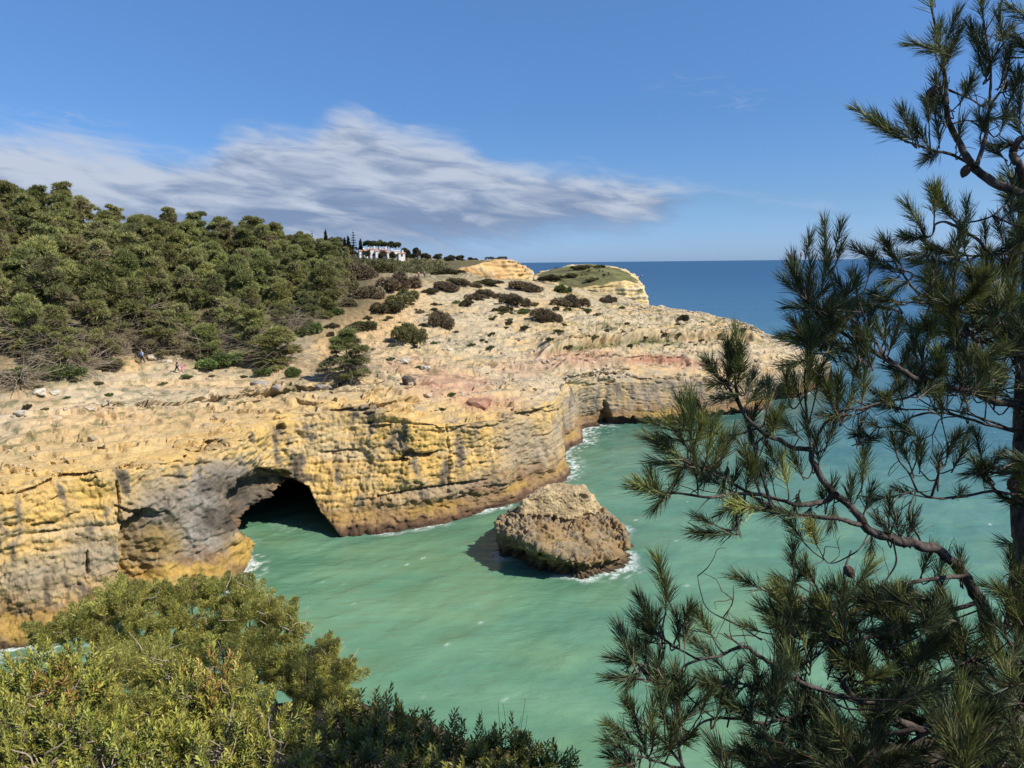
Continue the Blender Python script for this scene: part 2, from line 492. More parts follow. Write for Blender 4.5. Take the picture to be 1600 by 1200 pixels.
# --- caves, alcoves and hollows: the wall is pushed in along its horizontal normal
def inpoly(px, py, poly):
    poly = np.asarray(poly, float); n = len(poly)
    ins = np.zeros(len(px), bool); dist = np.full(len(px), 1e9)
    j = n - 1
    for i in range(n):
        xi, yi = poly[i]; xj, yj = poly[j]
        c = ((yi > py) != (yj > py)) & (px < (xj - xi) * (py - yi) / (yj - yi + 1e-12) + xi)
        ins ^= c
        ex, ey = xj - xi, yj - yi
        t = np.clip(((px - xi) * ex + (py - yi) * ey) / (ex * ex + ey * ey + 1e-9), 0, 1)
        dist = np.minimum(dist, np.hypot(px - xi - t * ex, py - yi - t * ey))
        j = i
    return np.where(ins, dist, -dist)
qx, qy, _ = project(Y)
jit = 6.5 * fbm(Y / 1.3, 3, 21)
nh = Nf.copy(); nh[:, 2] = 0; nh /= np.linalg.norm(nh, axis=1)[:, None] + 1e-6
def recess(poly, depth, edge, sel=None):
    global Y
    s = inpoly(qx + jit, qy + jit, poly)
    m = sstep(s, 0, edge) * (VP < 2.6)
    if sel is not None: m = m * sel
    Y = Y - nh * (m * depth)[:, None]
    return m
recess([(350,776),(372,750),(400,738),(440,738),(470,751),(452,765),(432,782),(410,818),(396,845),(376,832),(360,804)], 2.1, 10)
cave = recess([(392,862),(397,828),(410,802),(427,781),(443,764),(460,752),(481,757),(488,775),(502,801),(530,836),(540,862)], 13.0, 7)
alc = recess([(187,950),(187,808),(200,806),(214,797),(232,793),(244,797),(268,800),(295,830),(315,870),(325,950)], 2.0, 4, 1 - .9 * sstep(qx, 200, 270))
recess([(284,716),(300,700),(345,684),(360,688),(340,700),(322,712),(300,722)], 1.6, 6)
recess([(350,683),(360,678),(370,680),(369,696),(352,692)], 1.6, 4)
recess([(433,664),(440,658),(447,664),(448,676),(440,682),(434,676)], 0.9, 4)
recess([(605,722),(630,708),(665,704),(688,704),(684,711),(650,716),(620,724)], 1.0, 4)
recess([(385,742),(400,732),(440,730),(455,738),(452,748),(420,742)], 1.3, 5)
recess([(936,650),(941,622),(950,630),(957,652),(958,672),(936,672)], 2.6, 3)
recess([(950,672),(955,652),(1010,652),(1060,650),(1130,640),(1170,640),(1170,680),(950,680)], 1.8, 4)
recess([(1205,625),(1212,602),(1228,598),(1240,608),(1245,640),(1205,640)], 3.0, 4)
recess([(1085,592),(1095,586),(1108,590),(1104,598),(1088,598)], 0.5, 3)
# long overhanging ledges: a strip pushed in under a lip
def ledge(pts, depth, w):
    global Y
    pts = np.asarray(pts, float)
    s = np.full(len(qx), 1e9)
    for (ax, ay), (bx, by) in zip(pts[:-1], pts[1:]):
        ex, ey = bx - ax, by - ay
        t = np.clip(((qx - ax) * ex + (qy - ay) * ey) / (ex*ex + ey*ey), 0, 1)
        dd = np.hypot(qx - ax - t * ex, (qy - ay - t * ey))
        s = np.minimum(s, dd + np.where(qy - ay - t * ey < 0, 1.2, 0) * dd)
    m = (1 - sstep(s + 0.6 * jit, w * 0.45, w)) * (VP < 4.4) * (VP > 1)
    Y = Y - nh * (m * depth)[:, None] - np.array([0, 0, 1.0]) * (m * depth * 0.5 * (VP > 2.05))[:, None]
    Y = Y
ledge([(205,630),(240,632),(290,627),(335,622),(375,618)], 0.9, 5)
ledge([(378,607),(395,616),(440,613),(470,606),(520,603),(535,598)], 1.0, 5)
ledge([(125,632),(140,637),(165,630),(190,632)], 0.7, 4)
ledge([(500,642),(545,640),(560,642),(620,632),(660,622)], 0.9, 4)
ledge([(85,742),(120,742),(175,733),(205,722)], 0.7, 4)
ledge([(0,772),(40,768),(90,745)], 0.7, 4)
ledge([(590,776),(640,766),(700,757),(760,750)], 0.5, 3)
ledge([(800,643),(825,645),(850,640)], 0.8, 4)
ledge([(880,588),(925,583),(960,580),(1000,590),(1060,590)], 0.6, 3)
ledge([(925,575),(950,582),(975,578)], 0.7, 3)
ledge([(860,548),(930,541),(1010,535),(1060,536),(1130,533)], 0.9, 4)
ledge([(900,560),(960,566),(1010,563),(1080,566)], 0.6, 4)
ledge([(697,662),(702,700),(700,770)], 0.35, 3)
ledge([(183,752),(187,780),(188,815)], 0.6, 3.5)
ledge([(137,862),(138,905)], 0.5, 3)
ledge([(560,560),(600,575),(650,585)], 0.3, 3)
ledge([(180,790),(205,800),(235,795)], 0.6, 4)

# many short broken ledges: thin dark cracks along the bedding with a small lip over them
qx, qy, _ = project(Y)
rgc = np.random.default_rng(64)
for c_ in range(290):
    cx0 = rgc.uniform(0, 1180) if c_ < 150 else rgc.uniform(560, 1200)
    ylo = np.interp(cx0, [0, 200, 400, 520, 700, 860, 1000, 1200], [640, 610, 600, 590, 500, 486, 488, 528])
    yhi = np.interp(cx0, [0, 200, 400, 600, 860, 1000, 1200], [860, 790, 700, 730, 640, 600, 590])
    cy0 = rgc.uniform(ylo, yhi) if rgc.random() < .6 else rgc.uniform(ylo, .5 * ylo + .5 * yhi)
    L_ = rgc.uniform(12, 62); sl = np.interp(cx0, [0, 300, 600, 860, 1200], [-.12, -.10, -.10, -.04, .02]) + rgc.normal() * .05
    w_ = rgc.uniform(1.6, 3.0); dep = rgc.uniform(.2, .55)
    xs_ = np.linspace(cx0 - L_ / 2, cx0 + L_ / 2, 5); ys_ = cy0 + sl * (xs_ - cx0) + rgc.normal(size=5) * 1.6
    ii_ = np.where((np.abs(qx - cx0) < L_ / 2 + 5) & (np.abs(qy - cy0) < 14) & (VP > 1) & (VP < 4.4))[0]
    if not len(ii_): continue
    yl = np.interp(qx[ii_], xs_, ys_) + .35 * jit[ii_] * (VP[ii_] < 2.05); dv_ = np.where(VP[ii_] < 2.05, qy[ii_], PY[ii_]) - yl
    en = sstep(L_ / 2 - np.abs(qx[ii_] - cx0), 0, 7)
    mm_ = np.where(dv_ > 0, np.exp(-(dv_ / w_) ** 2), np.exp(-(dv_ / .8) ** 2)) * en
    Y[ii_] -= nh[ii_] * (mm_ * dep)[:, None]; Y[ii_, 2] -= mm_ * dep * .8 * (VP[ii_] > 2.05)
    up_ = np.where(dv_ < 0, np.exp(dv_ / 6.0), 0) * (1 - mm_) * en
    Y[ii_, 2] += .26 * up_ * (VP[ii_] > 2.05)
# bedding steps over the plateau
zz = Y[:, 2]; gd = zz + 0.045 * Y[:, 0] + 0.4 * fbm(Y / 9, 3, 33) + 0.16 * fbm(Y / 2.6, 2, 34)
PX0, PY0, _ = project(Y)
stp = 0.42
fr = gd / stp - np.floor(gd / stp)
ter = (np.floor(gd / stp) + sstep(fr, 0.72, 0.98)) * stp
amt = top_ * (1 - sstep(VP, 5.0, 5.5)) * 0.85 * calm
Y[:, 2] += amt * (ter - gd)
kar = fbm(Y / np.array([0.9, 0.9, 2.0], np.float32), 3, 41, ridged=True)
rub = sstep(fbm(Y / 11, 3, 44), -0.1, 0.25)
wx = .35 * fbm(Y / 1.5, 2, 45)
ua, ub = .75 * Y[:, 0] + .66 * Y[:, 1], -.66 * Y[:, 0] + .75 * Y[:, 1]
s1_ = worley(np.stack([ua / 4.2 + wx, ub / 1.5 + wx], 1), 6); s2_ = worley(np.stack([ua / 1.5 + wx, ub / .65 + wx], 1), 7)
slab = 0.28 * (s1_[2] - .5) - 0.14 * (1 - sstep(s1_[1], 0, .08)) + 0.07 * (s2_[2] - .5) - 0.05 * (1 - sstep(s2_[1], 0, .14))
soil = sstep(fbm(Y / 9, 3, 46), 0.05, 0.3)
Y[:, 2] += top_ * (1 - hill) * calm * ((0.008 + 0.022 * rub) * kar + slab * (.8 - .65 * soil))
# the broad benches of the bedding: ground behind each line stands a step higher, easing back inland
qx, qy, _ = project(Y)
def step(pts, h, decay, under=0.0, lip=2.0):
    global Y, qx, qy
    pts = np.asarray(pts, float)
    cy = np.interp(PX, pts[:, 0], pts[:, 1]) + 4.0 * fbm(np.stack([PX / 40, PX * 0, PX * 0], 1), 3, 77)
    dyp = cy - PY
    win = sstep(PX, pts[0, 0], pts[0, 0] + 25) * (1 - sstep(PX, pts[-1, 0] - 25, pts[-1, 0])) * (VP > 2.03) * (VP < 5)
    up = sstep(dyp, 0, lip) * np.exp(-np.maximum(dyp, 0) / decay) * win
    Y[:, 2] += h * up
    if under:
        lo_ = np.exp(-((dyp + 1.5) / 1.8) ** 2) * win
        Y[:, 2] -= under * lo_
    qx, qy, _ = project(Y)
step([(835,560),(880,549),(930,542),(1010,536),(1060,536),(1130,532),(1200,536)], 1.9, 30, 0.15, 2.0)
step([(860,582),(900,574),(960,570),(1010,566),(1060,568),(1130,566),(1230,560)], 1.1, 14, 0.25)
step([(890,510),(960,507),(1040,510),(1100,512),(1150,516)], 0.8, 14)
step([(640,520),(700,516),(800,520),(900,524),(1000,522),(1100,523)], 0.6, 10, .1, 2)
step([(700,498),(800,500),(900,498),(1000,494),(1090,500)], 0.6, 9, .1, 2)
step([(720,482),(800,486),(900,487),(980,484),(1040,488)], 0.35, 8, .1, 2)
step([(820,578),(870,568),(950,555),(1020,550),(1120,550),(1220,552)], 0.6, 8, .1, 2)
step([(600,585),(650,580),(720,585),(800,580),(860,585)], 0.5, 9, .1, 2)
step([(690,632),(740,622),(790,618),(850,612)], 0.4, 9, .15, 2)
step([(560,625),(620,618),(690,622),(740,612)], 0.35, 9, .15, 2)
step([(0,690),(70,686),(150,678),(240,668),(320,660)], 0.35, 9, .12, 2)
step([(40,712),(110,706),(190,700),(260,690)], 0.3, 8, .12, 2)
step([(260,650),(340,640),(420,632),(480,628)], 0.3, 8, .12, 2)
step([(0,668),(60,664),(130,660)], 0.3, 8, .1, 2)
step([(200,632),(240,634),(290,629),(335,624),(378,620)], 0.35, 12, 0.1, 4)
step([(376,609),(395,618),(440,615),(470,608),(520,604),(540,598)], 0.4, 12, 0.1, 4)
step([(495,645),(545,643),(560,645),(620,635),(665,623)], 0.5, 12, 0.3, 2)
step([(120,634),(140,639),(165,632),(195,634)], 0.45, 9, 0.3, 2)
step([(20,650),(60,648),(110,640),(150,650)], 0.45, 10, 0.2, 2)
step([(600,600),(640,596),(690,606),(740,600)], 0.4, 10, 0.2, 2)
step([(560,560),(620,548),(700,552),(760,548)], 0.35, 12, 0.1, 2)
G2 = Y.reshape(NU, NV, 3)

# --- rock colours (linear albedo)
A = lambda *c: np.array(c, float)
OCHRE, YEL, PALE, GREY, PINK, SAND, DARK, ALGA, BROWN, GREEN = A(.51,.35,.145), A(.59,.385,.12), A(.47,.375,.235), A(.27,.235,.195), A(.42,.25,.165), A(.50,.34,.19), A(.085,.066,.045), A(.26,.175,.06), A(.225,.135,.07), A(.10,.115,.035)
qx, qy, _ = project(Y)
n_a = fbm(Y / 5.0, 4, 51); n_b = fbm(Y / np.array([1.2, 1.2, 4.5], np.float32), 4, 52); n_c = fbm(Y / 1.1, 3, 53); n_d = fbm(Y / 16.0, 3, 54)
sb = fbm(np.stack([Y[:, 0] * 0.04, Y[:, 1] * 0.04, dip * 1.1], 1), 4, 55, gain=0.65)
def blob(cx, cy, rx, ry, soft=0.6, jx=18):
    d = np.hypot((qx + jx * n_a - cx) / rx, (qy + jx * n_c * 0.6 - cy) / ry)
    return 1 - sstep(d, 1 - soft, 1 + soft * 0.4)
colf = np.repeat(OCHRE[None], len(Y), 0)
colf = lerp(colf, YEL, np.clip(0.55 + 1.3 * n_a + 0.2 * sb, 0, 1))
colf = lerp(colf, PALE, np.clip(0.1 + 0.8 * sb - 0.6 * n_a, 0, 0.6))
grey = np.clip(-0.12 + 1.6 * n_b + 0.7 * n_a, 0, 0.75)
for bl in [(290,800,118,66), (340,745,85,36), (385,800,55,60), (265,840,80,64), (330,860,65,50), (60,985,120,50)]:
    grey = np.maximum(grey, 0.95 * blob(*bl))
for bl in [(820,700,55,60), (760,650,60,25), (730,770,130,26), (550,640,60,22), (140,870,60,50), (60,910,90,45), (700,640,60,18)]:
    grey = np.maximum(grey, 0.62 * blob(*bl))
inlet = sstep(qx, 850, 872) * (VP < 2.4) * (1 - sstep(Y[:, 2], 6.0, 8.0))
grey = np.maximum(grey, 0.85 * inlet * np.clip(0.9 + 0.6 * n_b, 0, 1))
colf = lerp(colf, GREY * .82, np.clip(grey, 0, 1))
colf = lerp(colf, A(.34,.31,.275), np.clip(0.5 * blob(305,845,30,40) + 0.55 * blob(320,790,25,60), 0, 1))
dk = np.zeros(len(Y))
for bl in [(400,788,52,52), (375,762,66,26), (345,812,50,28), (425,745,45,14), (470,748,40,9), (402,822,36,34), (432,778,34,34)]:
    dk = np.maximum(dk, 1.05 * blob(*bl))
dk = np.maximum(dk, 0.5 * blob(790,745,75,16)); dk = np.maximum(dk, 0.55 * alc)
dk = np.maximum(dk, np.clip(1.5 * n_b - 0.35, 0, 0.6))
colf = lerp(colf, A(.066,.054,.042), np.clip(dk * (.85 + .5 * n_b), 0, 0.95))  # dark rock and streaks; beside the cave also overhang shade put into the colour
colf = lerp(colf, ALGA, 0.8 * blob(250,850,45,35) + 0.0 * dk)
lo = 1 - sstep(Y[:, 2] + 1.3 * n_c + 0.8 * n_a, 1.6, 3.6)
colf = lerp(colf, BROWN, 0.8 * lo)
band = np.exp(-((Y[:, 2] + 0.5 * n_c - 1.55) / 0.42) ** 2) * np.clip(0.6 + 1.5 * n_a, 0.15, 1)
colf = lerp(colf, A(.36,.23,.06), 0.8 * band)
tide = 1 - sstep(Y[:, 2] + 0.5 * n_c, 0.5, 1.15)
colf = lerp(colf, A(.085,.05,.035), 0.9 * tide)
alg2 = blob(390,862,40,26) + blob(280,895,100,16) + blob(40,985,80,22)
colf = lerp(colf, A(.42,.27,.07), np.clip(alg2, 0, 0.85))
colf = lerp(colf, A(.035,.03,.025), np.clip(cave * 1.0, 0, 0.9))  # cave interior near black: its shade put into the rock colour

colt = np.repeat(PALE[None], len(Y), 0)
colt = lerp(colt, A(.49,.355,.185), np.clip(0.45 + 1.6 * n_d + 0.8 * n_a, 0, 1))
colt = lerp(colt, A(.33,.28,.205), np.clip(0.05 + 1.7 * n_c, 0, 0.75))
near_left = 1 - sstep(qx, 380, 620)
edge_y = (1 - sstep(VP + .5 * n_a, 2.25, 2.95)) * (1 - sstep(qx, 760, 860))
colt = lerp(colt, A(.34,.245,.145), np.clip(-.05 + 1.3 * n_a + .8 * n_d, 0, .6) * near_left)
colt = lerp(colt, A(.35,.30,.22), np.clip(1.6 * (s1_[2] - .55), 0, .6) * (1 - soil))
colt = lerp(colt, OCHRE, 0.55 * near_left * (1 - sstep(VP, 3.0, 4.2)))
colt = lerp(colt, lerp(np.repeat(OCHRE[None], len(Y), 0), YEL, np.clip(.4 + n_a, 0, 1)), .8 * edge_y)
colt = lerp(colt, A(.60,.395,.19), np.clip(0.8 * blob(580,500,70,50) + 0.7 * blob(200,570,40,14) + 0.55 * blob(140,650,120,18) + 0.5 * blob(300,600,150,10) + 0.8 * blob(510,540,20,30) + 0.6 * blob(640,455,30,25), 0, 0.95))
pk = np.maximum.reduce([0.8 * blob(700,600,80,28), 0.9 * blob(900,560,75,16), 0.9 * blob(1010,562,70,9), 0.7 * blob(760,630,60,18), 0.8 * blob(1080,570,60,7), 0.5 * blob(820,575,60,16), 0.5 * blob(640,570,50,16)])
colt = lerp(colt, PINK, np.clip(pk * (1.0 + n_c), 0, 0.95))
colt = lerp(colt, A(.36,.16,.10), np.clip(0.7 * blob(1030,563,55,5, 0.5, 6) + 0.5*blob(745,628,22,10,0.4,6), 0, 0.8))
gw = np.clip(-0.25 + 2.2 * n_c + 1.0 * n_a, 0, 0.8) * (sstep(VP, 3.6, 4.1)) * sstep(qx, 740, 900)
gw = np.maximum(gw, np.clip(-0.35 + 2.0 * n_c, 0, 0.6) * sstep(VP, 2.8, 3.4))
gl = np.zeros(len(Y))
gpts = [(862,549),(930,541),(1010,535),(1060,534)]
for (ax, ay), (bx, by) in zip(gpts[:-1], gpts[1:]):
    ex, ey = bx-ax, by-ay; t = np.clip(((qx-ax)*ex+(qy-ay)*ey)/(ex*ex+ey*ey), 0, 1)
    gl = np.maximum(gl, 1 - sstep(np.hypot(qx-ax-t*ex, qy-ay-t*ey) + 3*n_c, 1.5, 4))
gw = np.maximum(gw, 0.85 * gl)
gw = np.maximum(gw, np.clip(0.9 * blob(60,590,90,14) + 0.7 * blob(330,565,50,12), 0, 0.8) * np.clip(0.7 + 1.2 * n_c, 0, 1))
colt = lerp(colt, GREEN, np.clip(gw, 0, 0.85))
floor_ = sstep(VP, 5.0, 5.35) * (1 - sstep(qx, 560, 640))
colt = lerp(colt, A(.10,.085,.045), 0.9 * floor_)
scrub = sstep(VP, 5.55, 5.95) * sstep(qx, 560, 640)
colt = lerp(colt, A(.12,.115,.05), 0.8 * scrub * np.clip(0.7 + 1.2 * n_c, 0, 1))
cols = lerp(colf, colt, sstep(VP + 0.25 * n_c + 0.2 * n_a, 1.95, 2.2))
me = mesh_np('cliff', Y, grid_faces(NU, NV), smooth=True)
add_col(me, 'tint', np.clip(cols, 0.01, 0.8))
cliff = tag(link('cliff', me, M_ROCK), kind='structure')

# lookup of the finished ground by column and row, for standing things on it
Gp = G2.reshape(-1, 3)
_sel = (VP > 2.0) & (VP < 6.9)
Gt = Gp[_sel]; Gx, Gy, Gd = project(Gt)
_cell = {}
for i_, (a, b) in enumerate(zip((Gx // 6).astype(int), (Gy // 6).astype(int))):
    if 0 <= i_: _cell.setdefault((a, b), []).append(i_)
def ground_px(px, py):
    """the ground point that the ray through this pixel meets first"""
    a, b = int(px // 6), int(py // 6)
    best = None
    for r_ in range(0, 5):
        ids = [k for i2 in range(a - r_, a + r_ + 1) for j2 in range(b - r_, b + r_ + 1) for k in _cell.get((i2, j2), ())]
        if ids:
            ids = np.array(ids)
            s = np.hypot(Gx[ids] - px, Gy[ids] - py) + 0.02 * Gd[ids]
            best = Gt[ids[np.argmin(s)]]; break
    return best if best is not None else at(px, py, 13)
_xy = {}
for i_, (a, b) in enumerate(zip((Gt[:, 0] // 2).astype(int), (Gt[:, 1] // 2).astype(int))):
    _xy.setdefault((a, b), []).append(i_)
def ground_xy(x, y):
    a, b = int(x // 2), int(y // 2)
    for r_ in range(0, 6):
        ids = [k for i2 in range(a - r_, a + r_ + 1) for j2 in range(b - r_, b + r_ + 1) for k in _xy.get((i2, j2), ())]
        if ids:
            ids = np.array(ids)
            return float(Gt[ids[np.argmin((Gt[ids, 0] - x) ** 2 + (Gt[ids, 1] - y) ** 2)], 2])
    return 20.0

# ================================================================== SEA STACK
def ring(*pts): return np.array([at(*p) for p in pts])
R1 = ring((782,862,0),(812,876,0),(842,889,0),(874,899,0),(906,906,0),(940,899,0),(966,888,0),(984,872,0),(984,845,0),(965,822,0),(925,806,0),(880,800,0),(835,806,0),(800,818,0),(782,838,0))
R2 = ring((777,822,3.0),(806,838,2.9),(830,850,2.9),(862,862,2.4),(900,875,1.8),(935,878,1.3),(962,868,1.2),(979,852,1.5),(972,826,2.3),(955,814,2.1),(925,802,1.8),(880,794,1.8),(835,793,1.8),(800,801,2.2),(782,811,3.1))
R3 = ring((808,804,3.5),(818,808,3.6),(834,807,3.4),(855,810,3.15),(880,813,3.0),(903,812,3.0),(922,806,2.95),(936,801,2.9),(938,796,2.9),(930,790,2.9),(905,784,2.9),(875,782,3.0),(845,785,3.0),(820,793,3.0),(810,800,3.2))
R4 = ring((818,782,4.75),(824,779,4.9),(836,776,5.05),(852,774,5.1),(873,772,5.1),(892,771,5.1),(906,771,5.1),(916,771,5.1),(919,767,5.1),(913,761,5.1),(899,757,5.15),(875,757,5.2),(853,761,5.1),(834,768,5.0),(822,776,4.85))
R0 = R1 + (R1 - R1.mean(0)) * 0.06; R0[:, 2] = -3
Rc = np.repeat(R4.mean(0)[None] + np.array([[0, 0, 0.25]]), len(R1), 0)
RR = np.stack([R0, R1, R2, R3, R4, Rc], 1)
NA = 420
RRc = np.concatenate([RR, RR[:1]], 0)
dd = np.arange(len(RRc), dtype=float)
Tg = 0.5 * (np.roll(RR, -1, 0) - np.roll(RR, 1, 0)); Tg = np.concatenate([Tg, Tg[:1]], 0)
Qr = hermite(dd, RRc, Tg, np.linspace(0, len(RR), NA, endpoint=False))
rr, vp = [], []
for k, n in enumerate([10, 50, 90, 50, 40]):
    for j in range(n):
        t = j / n; rr.append(Qr[:, k] * (1 - t) + Qr[:, k + 1] * t); vp.append(k + t)
Gs = np.stack(rr, 1)
nv = Gs.shape[1]
for _ in range(1):
    B = Gs.copy(); B[:, 1:-1] = 0.25*Gs[:, :-2] + 0.5*Gs[:, 1:-1] + 0.25*Gs[:, 2:]; Gs = B
pad = np.concatenate([Gs[-2:], Gs, Gs[:2]], 0)
ns = normals(pad)[2:-2]
if ns[NA // 4, nv // 2, 2] < 0: ns = -ns
Xs = Gs.reshape(-1, 3); ns = ns.reshape(-1, 3); vps = np.tile(vp, NA)
zs = Xs[:, 2]
capm = sstep(vps, 3.0, 3.2)
ds = (0.55 - 0.3 * capm) * fbm(Xs / 2.6, 3, 61) + (0.46 - 0.36 * capm) * fbm(Xs / 0.75, 4, 62, ridged=True) + (0.16 - 0.1 * capm) * fbm(Xs / 0.35, 2, 63, ridged=True) \
     - (1.3 - 1.0 * capm) * np.maximum(0, fbm(Xs / 0.9, 2, 64) - 0.2) - 0.5 * np.exp(-((zs - 0.6) / 0.5) ** 2) * (vps < 2) - 0.30 * np.exp(-((zs - 1.4) / 1.0) ** 2) * (vps < 1.8)
ds -= 0.38 * np.exp(-((vps - 3.0) / .10) ** 2) * (0.4 + fbm(Xs / 1.1, 2, 67) * 1.5)
ds *= sstep(5.0 - vps, 0.0, 0.25) * 0.9 + 0.1
ds = np.clip(ds, -1.0, 0.36)
Ys = Xs + ns * ds[:, None]
n_a2 = fbm(Ys / 2.0, 3, 65); n_c2 = fbm(Ys / 0.6, 3, 66)
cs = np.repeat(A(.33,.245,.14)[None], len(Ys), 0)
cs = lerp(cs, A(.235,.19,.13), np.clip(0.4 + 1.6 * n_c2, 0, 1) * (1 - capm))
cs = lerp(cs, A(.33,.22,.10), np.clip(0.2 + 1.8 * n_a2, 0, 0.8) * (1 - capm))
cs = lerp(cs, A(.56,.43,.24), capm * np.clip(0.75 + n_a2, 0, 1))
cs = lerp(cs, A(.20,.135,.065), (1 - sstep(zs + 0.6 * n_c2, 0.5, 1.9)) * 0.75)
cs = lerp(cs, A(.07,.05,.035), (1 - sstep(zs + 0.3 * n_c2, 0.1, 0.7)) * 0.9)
Fs = grid_faces(NA, nv)
wrap = np.stack([np.arange(nv - 1) + (NA - 1) * nv, np.arange(nv - 1), np.arange(nv - 1) + 1, np.arange(nv - 1) + 1 + (NA - 1) * nv], -1)
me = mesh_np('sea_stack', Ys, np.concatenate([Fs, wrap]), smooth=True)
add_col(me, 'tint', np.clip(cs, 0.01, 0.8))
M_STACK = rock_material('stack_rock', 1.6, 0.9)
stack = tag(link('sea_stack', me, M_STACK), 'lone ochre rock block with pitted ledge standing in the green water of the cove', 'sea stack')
# standing rain pools on its ledge
m_pool, t_, b_ = mat('pool_water')
b_.inputs['Base Color'].default_value = (0.20, 0.15, 0.045, 1); b_.inputs['Roughness'].default_value = 0.08; b_.inputs['IOR'].default_value = 1.33
for (px, py, rx, ry, z) in [(857,845,17,4.5,2.75), (887,843,10,3.5,2.75), (942,837,12,5,2.3), (855,868,13,3,1.9)]:
    n = 22; a = np.linspace(0, 2*np.pi, n, endpoint=False)
    rad = 1 + 0.25 * np.sin(2 * a + px) + 0.12 * np.sin(5 * a + py)
    # level the pool just above the rock found there
    sx, sy, _ = project(Ys); near = np.hypot(sx - px, (sy - py) * 2) < 11
    lvl = np.percentile(Ys[near][:, 2], 45) if near.any() else z
    ring_ = np.array([at(px + rx * r_ * math.cos(q), py + ry * r_ * math.sin(q), lvl) for q, r_ in zip(a, rad)])
    low = ring_.copy(); low[:, 2] -= 0.25
    Vp = np.concatenate([ring_, low, ring_.mean(0)[None]])
    Fp = [[i, (i+1) % n, 2*n] for i in range(n)] + [[i, i+n, (i+1) % n + n] for i in range(n)] + [[i, (i+1) % n + n, (i+1) % n] for i in range(n)]
    link('rain_pool', mesh_np('rain_pool', Vp, Fp), m_pool, stack)

# ================================================================== THE SEA
coast_w = G2[:, 5:12].mean(1)[:, :2]                      # near the waterline
# take, for each column, the outermost point near z = 0
zc = np.abs(G2[:, :60, 2]); ii = np.argmin(zc, axis=1); coast = G2[np.arange(NU), ii][:, :2]
stk = Ys.reshape(NA, nv, 3); ii = np.argmin(np.abs(stk[:, :60, 2]), axis=1); stk_w = stk[np.arange(NA), ii][:, :2]
def graded(lo, hi, step, far_lo, far_hi, g=1.09):
    a = list(np.arange(lo, hi, step)); s = step; x = lo
    left = []
    while x > far_lo: s *= g; x -= s; left.append(x)
    s, x, right = step, a[-1], []
    while x < far_hi: s *= g; x += s; right.append(x)
    return np.array(left[::-1] + a + right)
gx = graded(-42, 75, 0.30, -30000, 30000, 1.10)
gy = graded(28, 150, 0.30, -400, 45000, 1.10)
GX, GY = np.meshgrid(gx, gy, indexing='ij')
W = np.stack([GX.ravel(), GY.ravel(), np.zeros(GX.size)], 1)
def dist_to(pts, q, chunk=4000):
    out = np.full(len(q), 1e9)
    p2 = pts.astype(np.float32)
    for k in range(0, len(q), chunk):
        qq = q[k:k+chunk].astype(np.float32)
        d = ((qq[:, None, 0] - p2[None, :, 0]) ** 2 + (qq[:, None, 1] - p2[None, :, 1]) ** 2).min(1)
        out[k:k+chunk] = np.sqrt(d)
    return out
inner = (W[:, 0] > -60) & (W[:, 0] < 95) & (W[:, 1] > 25) & (W[:, 1] < 175)
dco = np.full(len(W), 60.0); dst = np.full(len(W), 60.0)
dco[inner] = dist_to(coast[::3], W[inner]); dst[inner] = dist_to(stk_w[::4], W[inner])
dsh = np.minimum(dco, dst)
W3 = np.stack([W[:, 0], W[:, 1], W[:, 0] * 0], 1)
nf = np.zeros(len(W)); nf2 = np.zeros(len(W)); nw = np.zeros(len(W)); sw = np.zeros(len(W)); nf3 = np.zeros(len(W))
def rot(v, ang, sx, sy):
    c, s = math.cos(R(ang)), math.sin(R(ang))
    return np.stack([(v[:, 0]*c + v[:, 1]*s) / sx, (-v[:, 0]*s + v[:, 1]*c) / sy, v[:, 2]], 1)
wi = W3[inner]
nf[inner] = fbm(wi / 1.3, 4, 71, ridged=True); nf2[inner] = fbm(wi / 5.0, 3, 72); nf3[inner] = fbm(rot(wi, 40, 1.6, 0.35), 3, 75)
sw[inner] = fbm(rot(wi, 38, 5.0, 1.9), 3, 73); nw[inner] = fbm(rot(wi, 30, 9.0, 5.0), 3, 74)
dense = sstep(W[:, 0], -42, -38) * (1 - sstep(W[:, 0], 68, 75)) * sstep(W[:, 1], 28, 31) * (1 - sstep(W[:, 1], 138, 150))
W[:, 2] = dense * (0.10 * sw + 0.04 * nf3)
fx, fy, fd = project(W)
def fb(cx, cy, rx, ry):
    d = np.hypot((fx - cx) / rx, (fy - cy) / ry); return 1 - sstep(d, 0.35, 1.0)
surf = np.maximum.reduce([fb(385,880,45,55), fb(70,1018,110,40), fb(905,690,38,22), fb(930,672,50,16), fb(890,730,32,30), fb(320,925,60,40), 0.75*fb(968,893,50,26), 0.45*fb(790,868,45,20), 0.45*fb(450,825,60,16), 0.5*fb(1210,636,60,14)])
foam = np.clip(1.25 - dsh / (0.35 + 0.6 * np.clip(nf2 + 0.5, 0, 1)), 0, 1) * np.clip(0.35 + 1.7 * nf, 0, 1) * (0.05 + 0.80 * sstep(nf2, -0.10, 0.3))
foam = np.maximum(foam, surf * sstep(nf + 0.35 * nf2 + 0.25 * np.exp(-dsh / 1.5), 0.50, 0.80) * np.exp(-np.maximum(dsh - 1.0, 0) / 4.5))
foam = np.maximum(foam, 0.75 * surf * sstep(nf3 + 0.5 * nf2, 0.32, 0.55) * np.exp(-dsh / 8))
fleck = sstep(nf3 + 0.45 * nf2 + 0.45 * nf, 0.98, 1.2) * (dsh > 2) * sstep(fbm(W3 / .7, 3, 79, ridged=True), .25, .6)
foam = np.maximum(foam, 0.6 * fleck) * inner
off = sstep(0.55 * W[:, 0] + 0.62 * W[:, 1] + 9 * nw, 34, 105)           # silt by the cliff clears offshore
deep = sstep(np.hypot(W[:, 0], W[:, 1]), 150, 900)
c_w = np.repeat(A(.122,.248,.148)[None], len(W), 0)
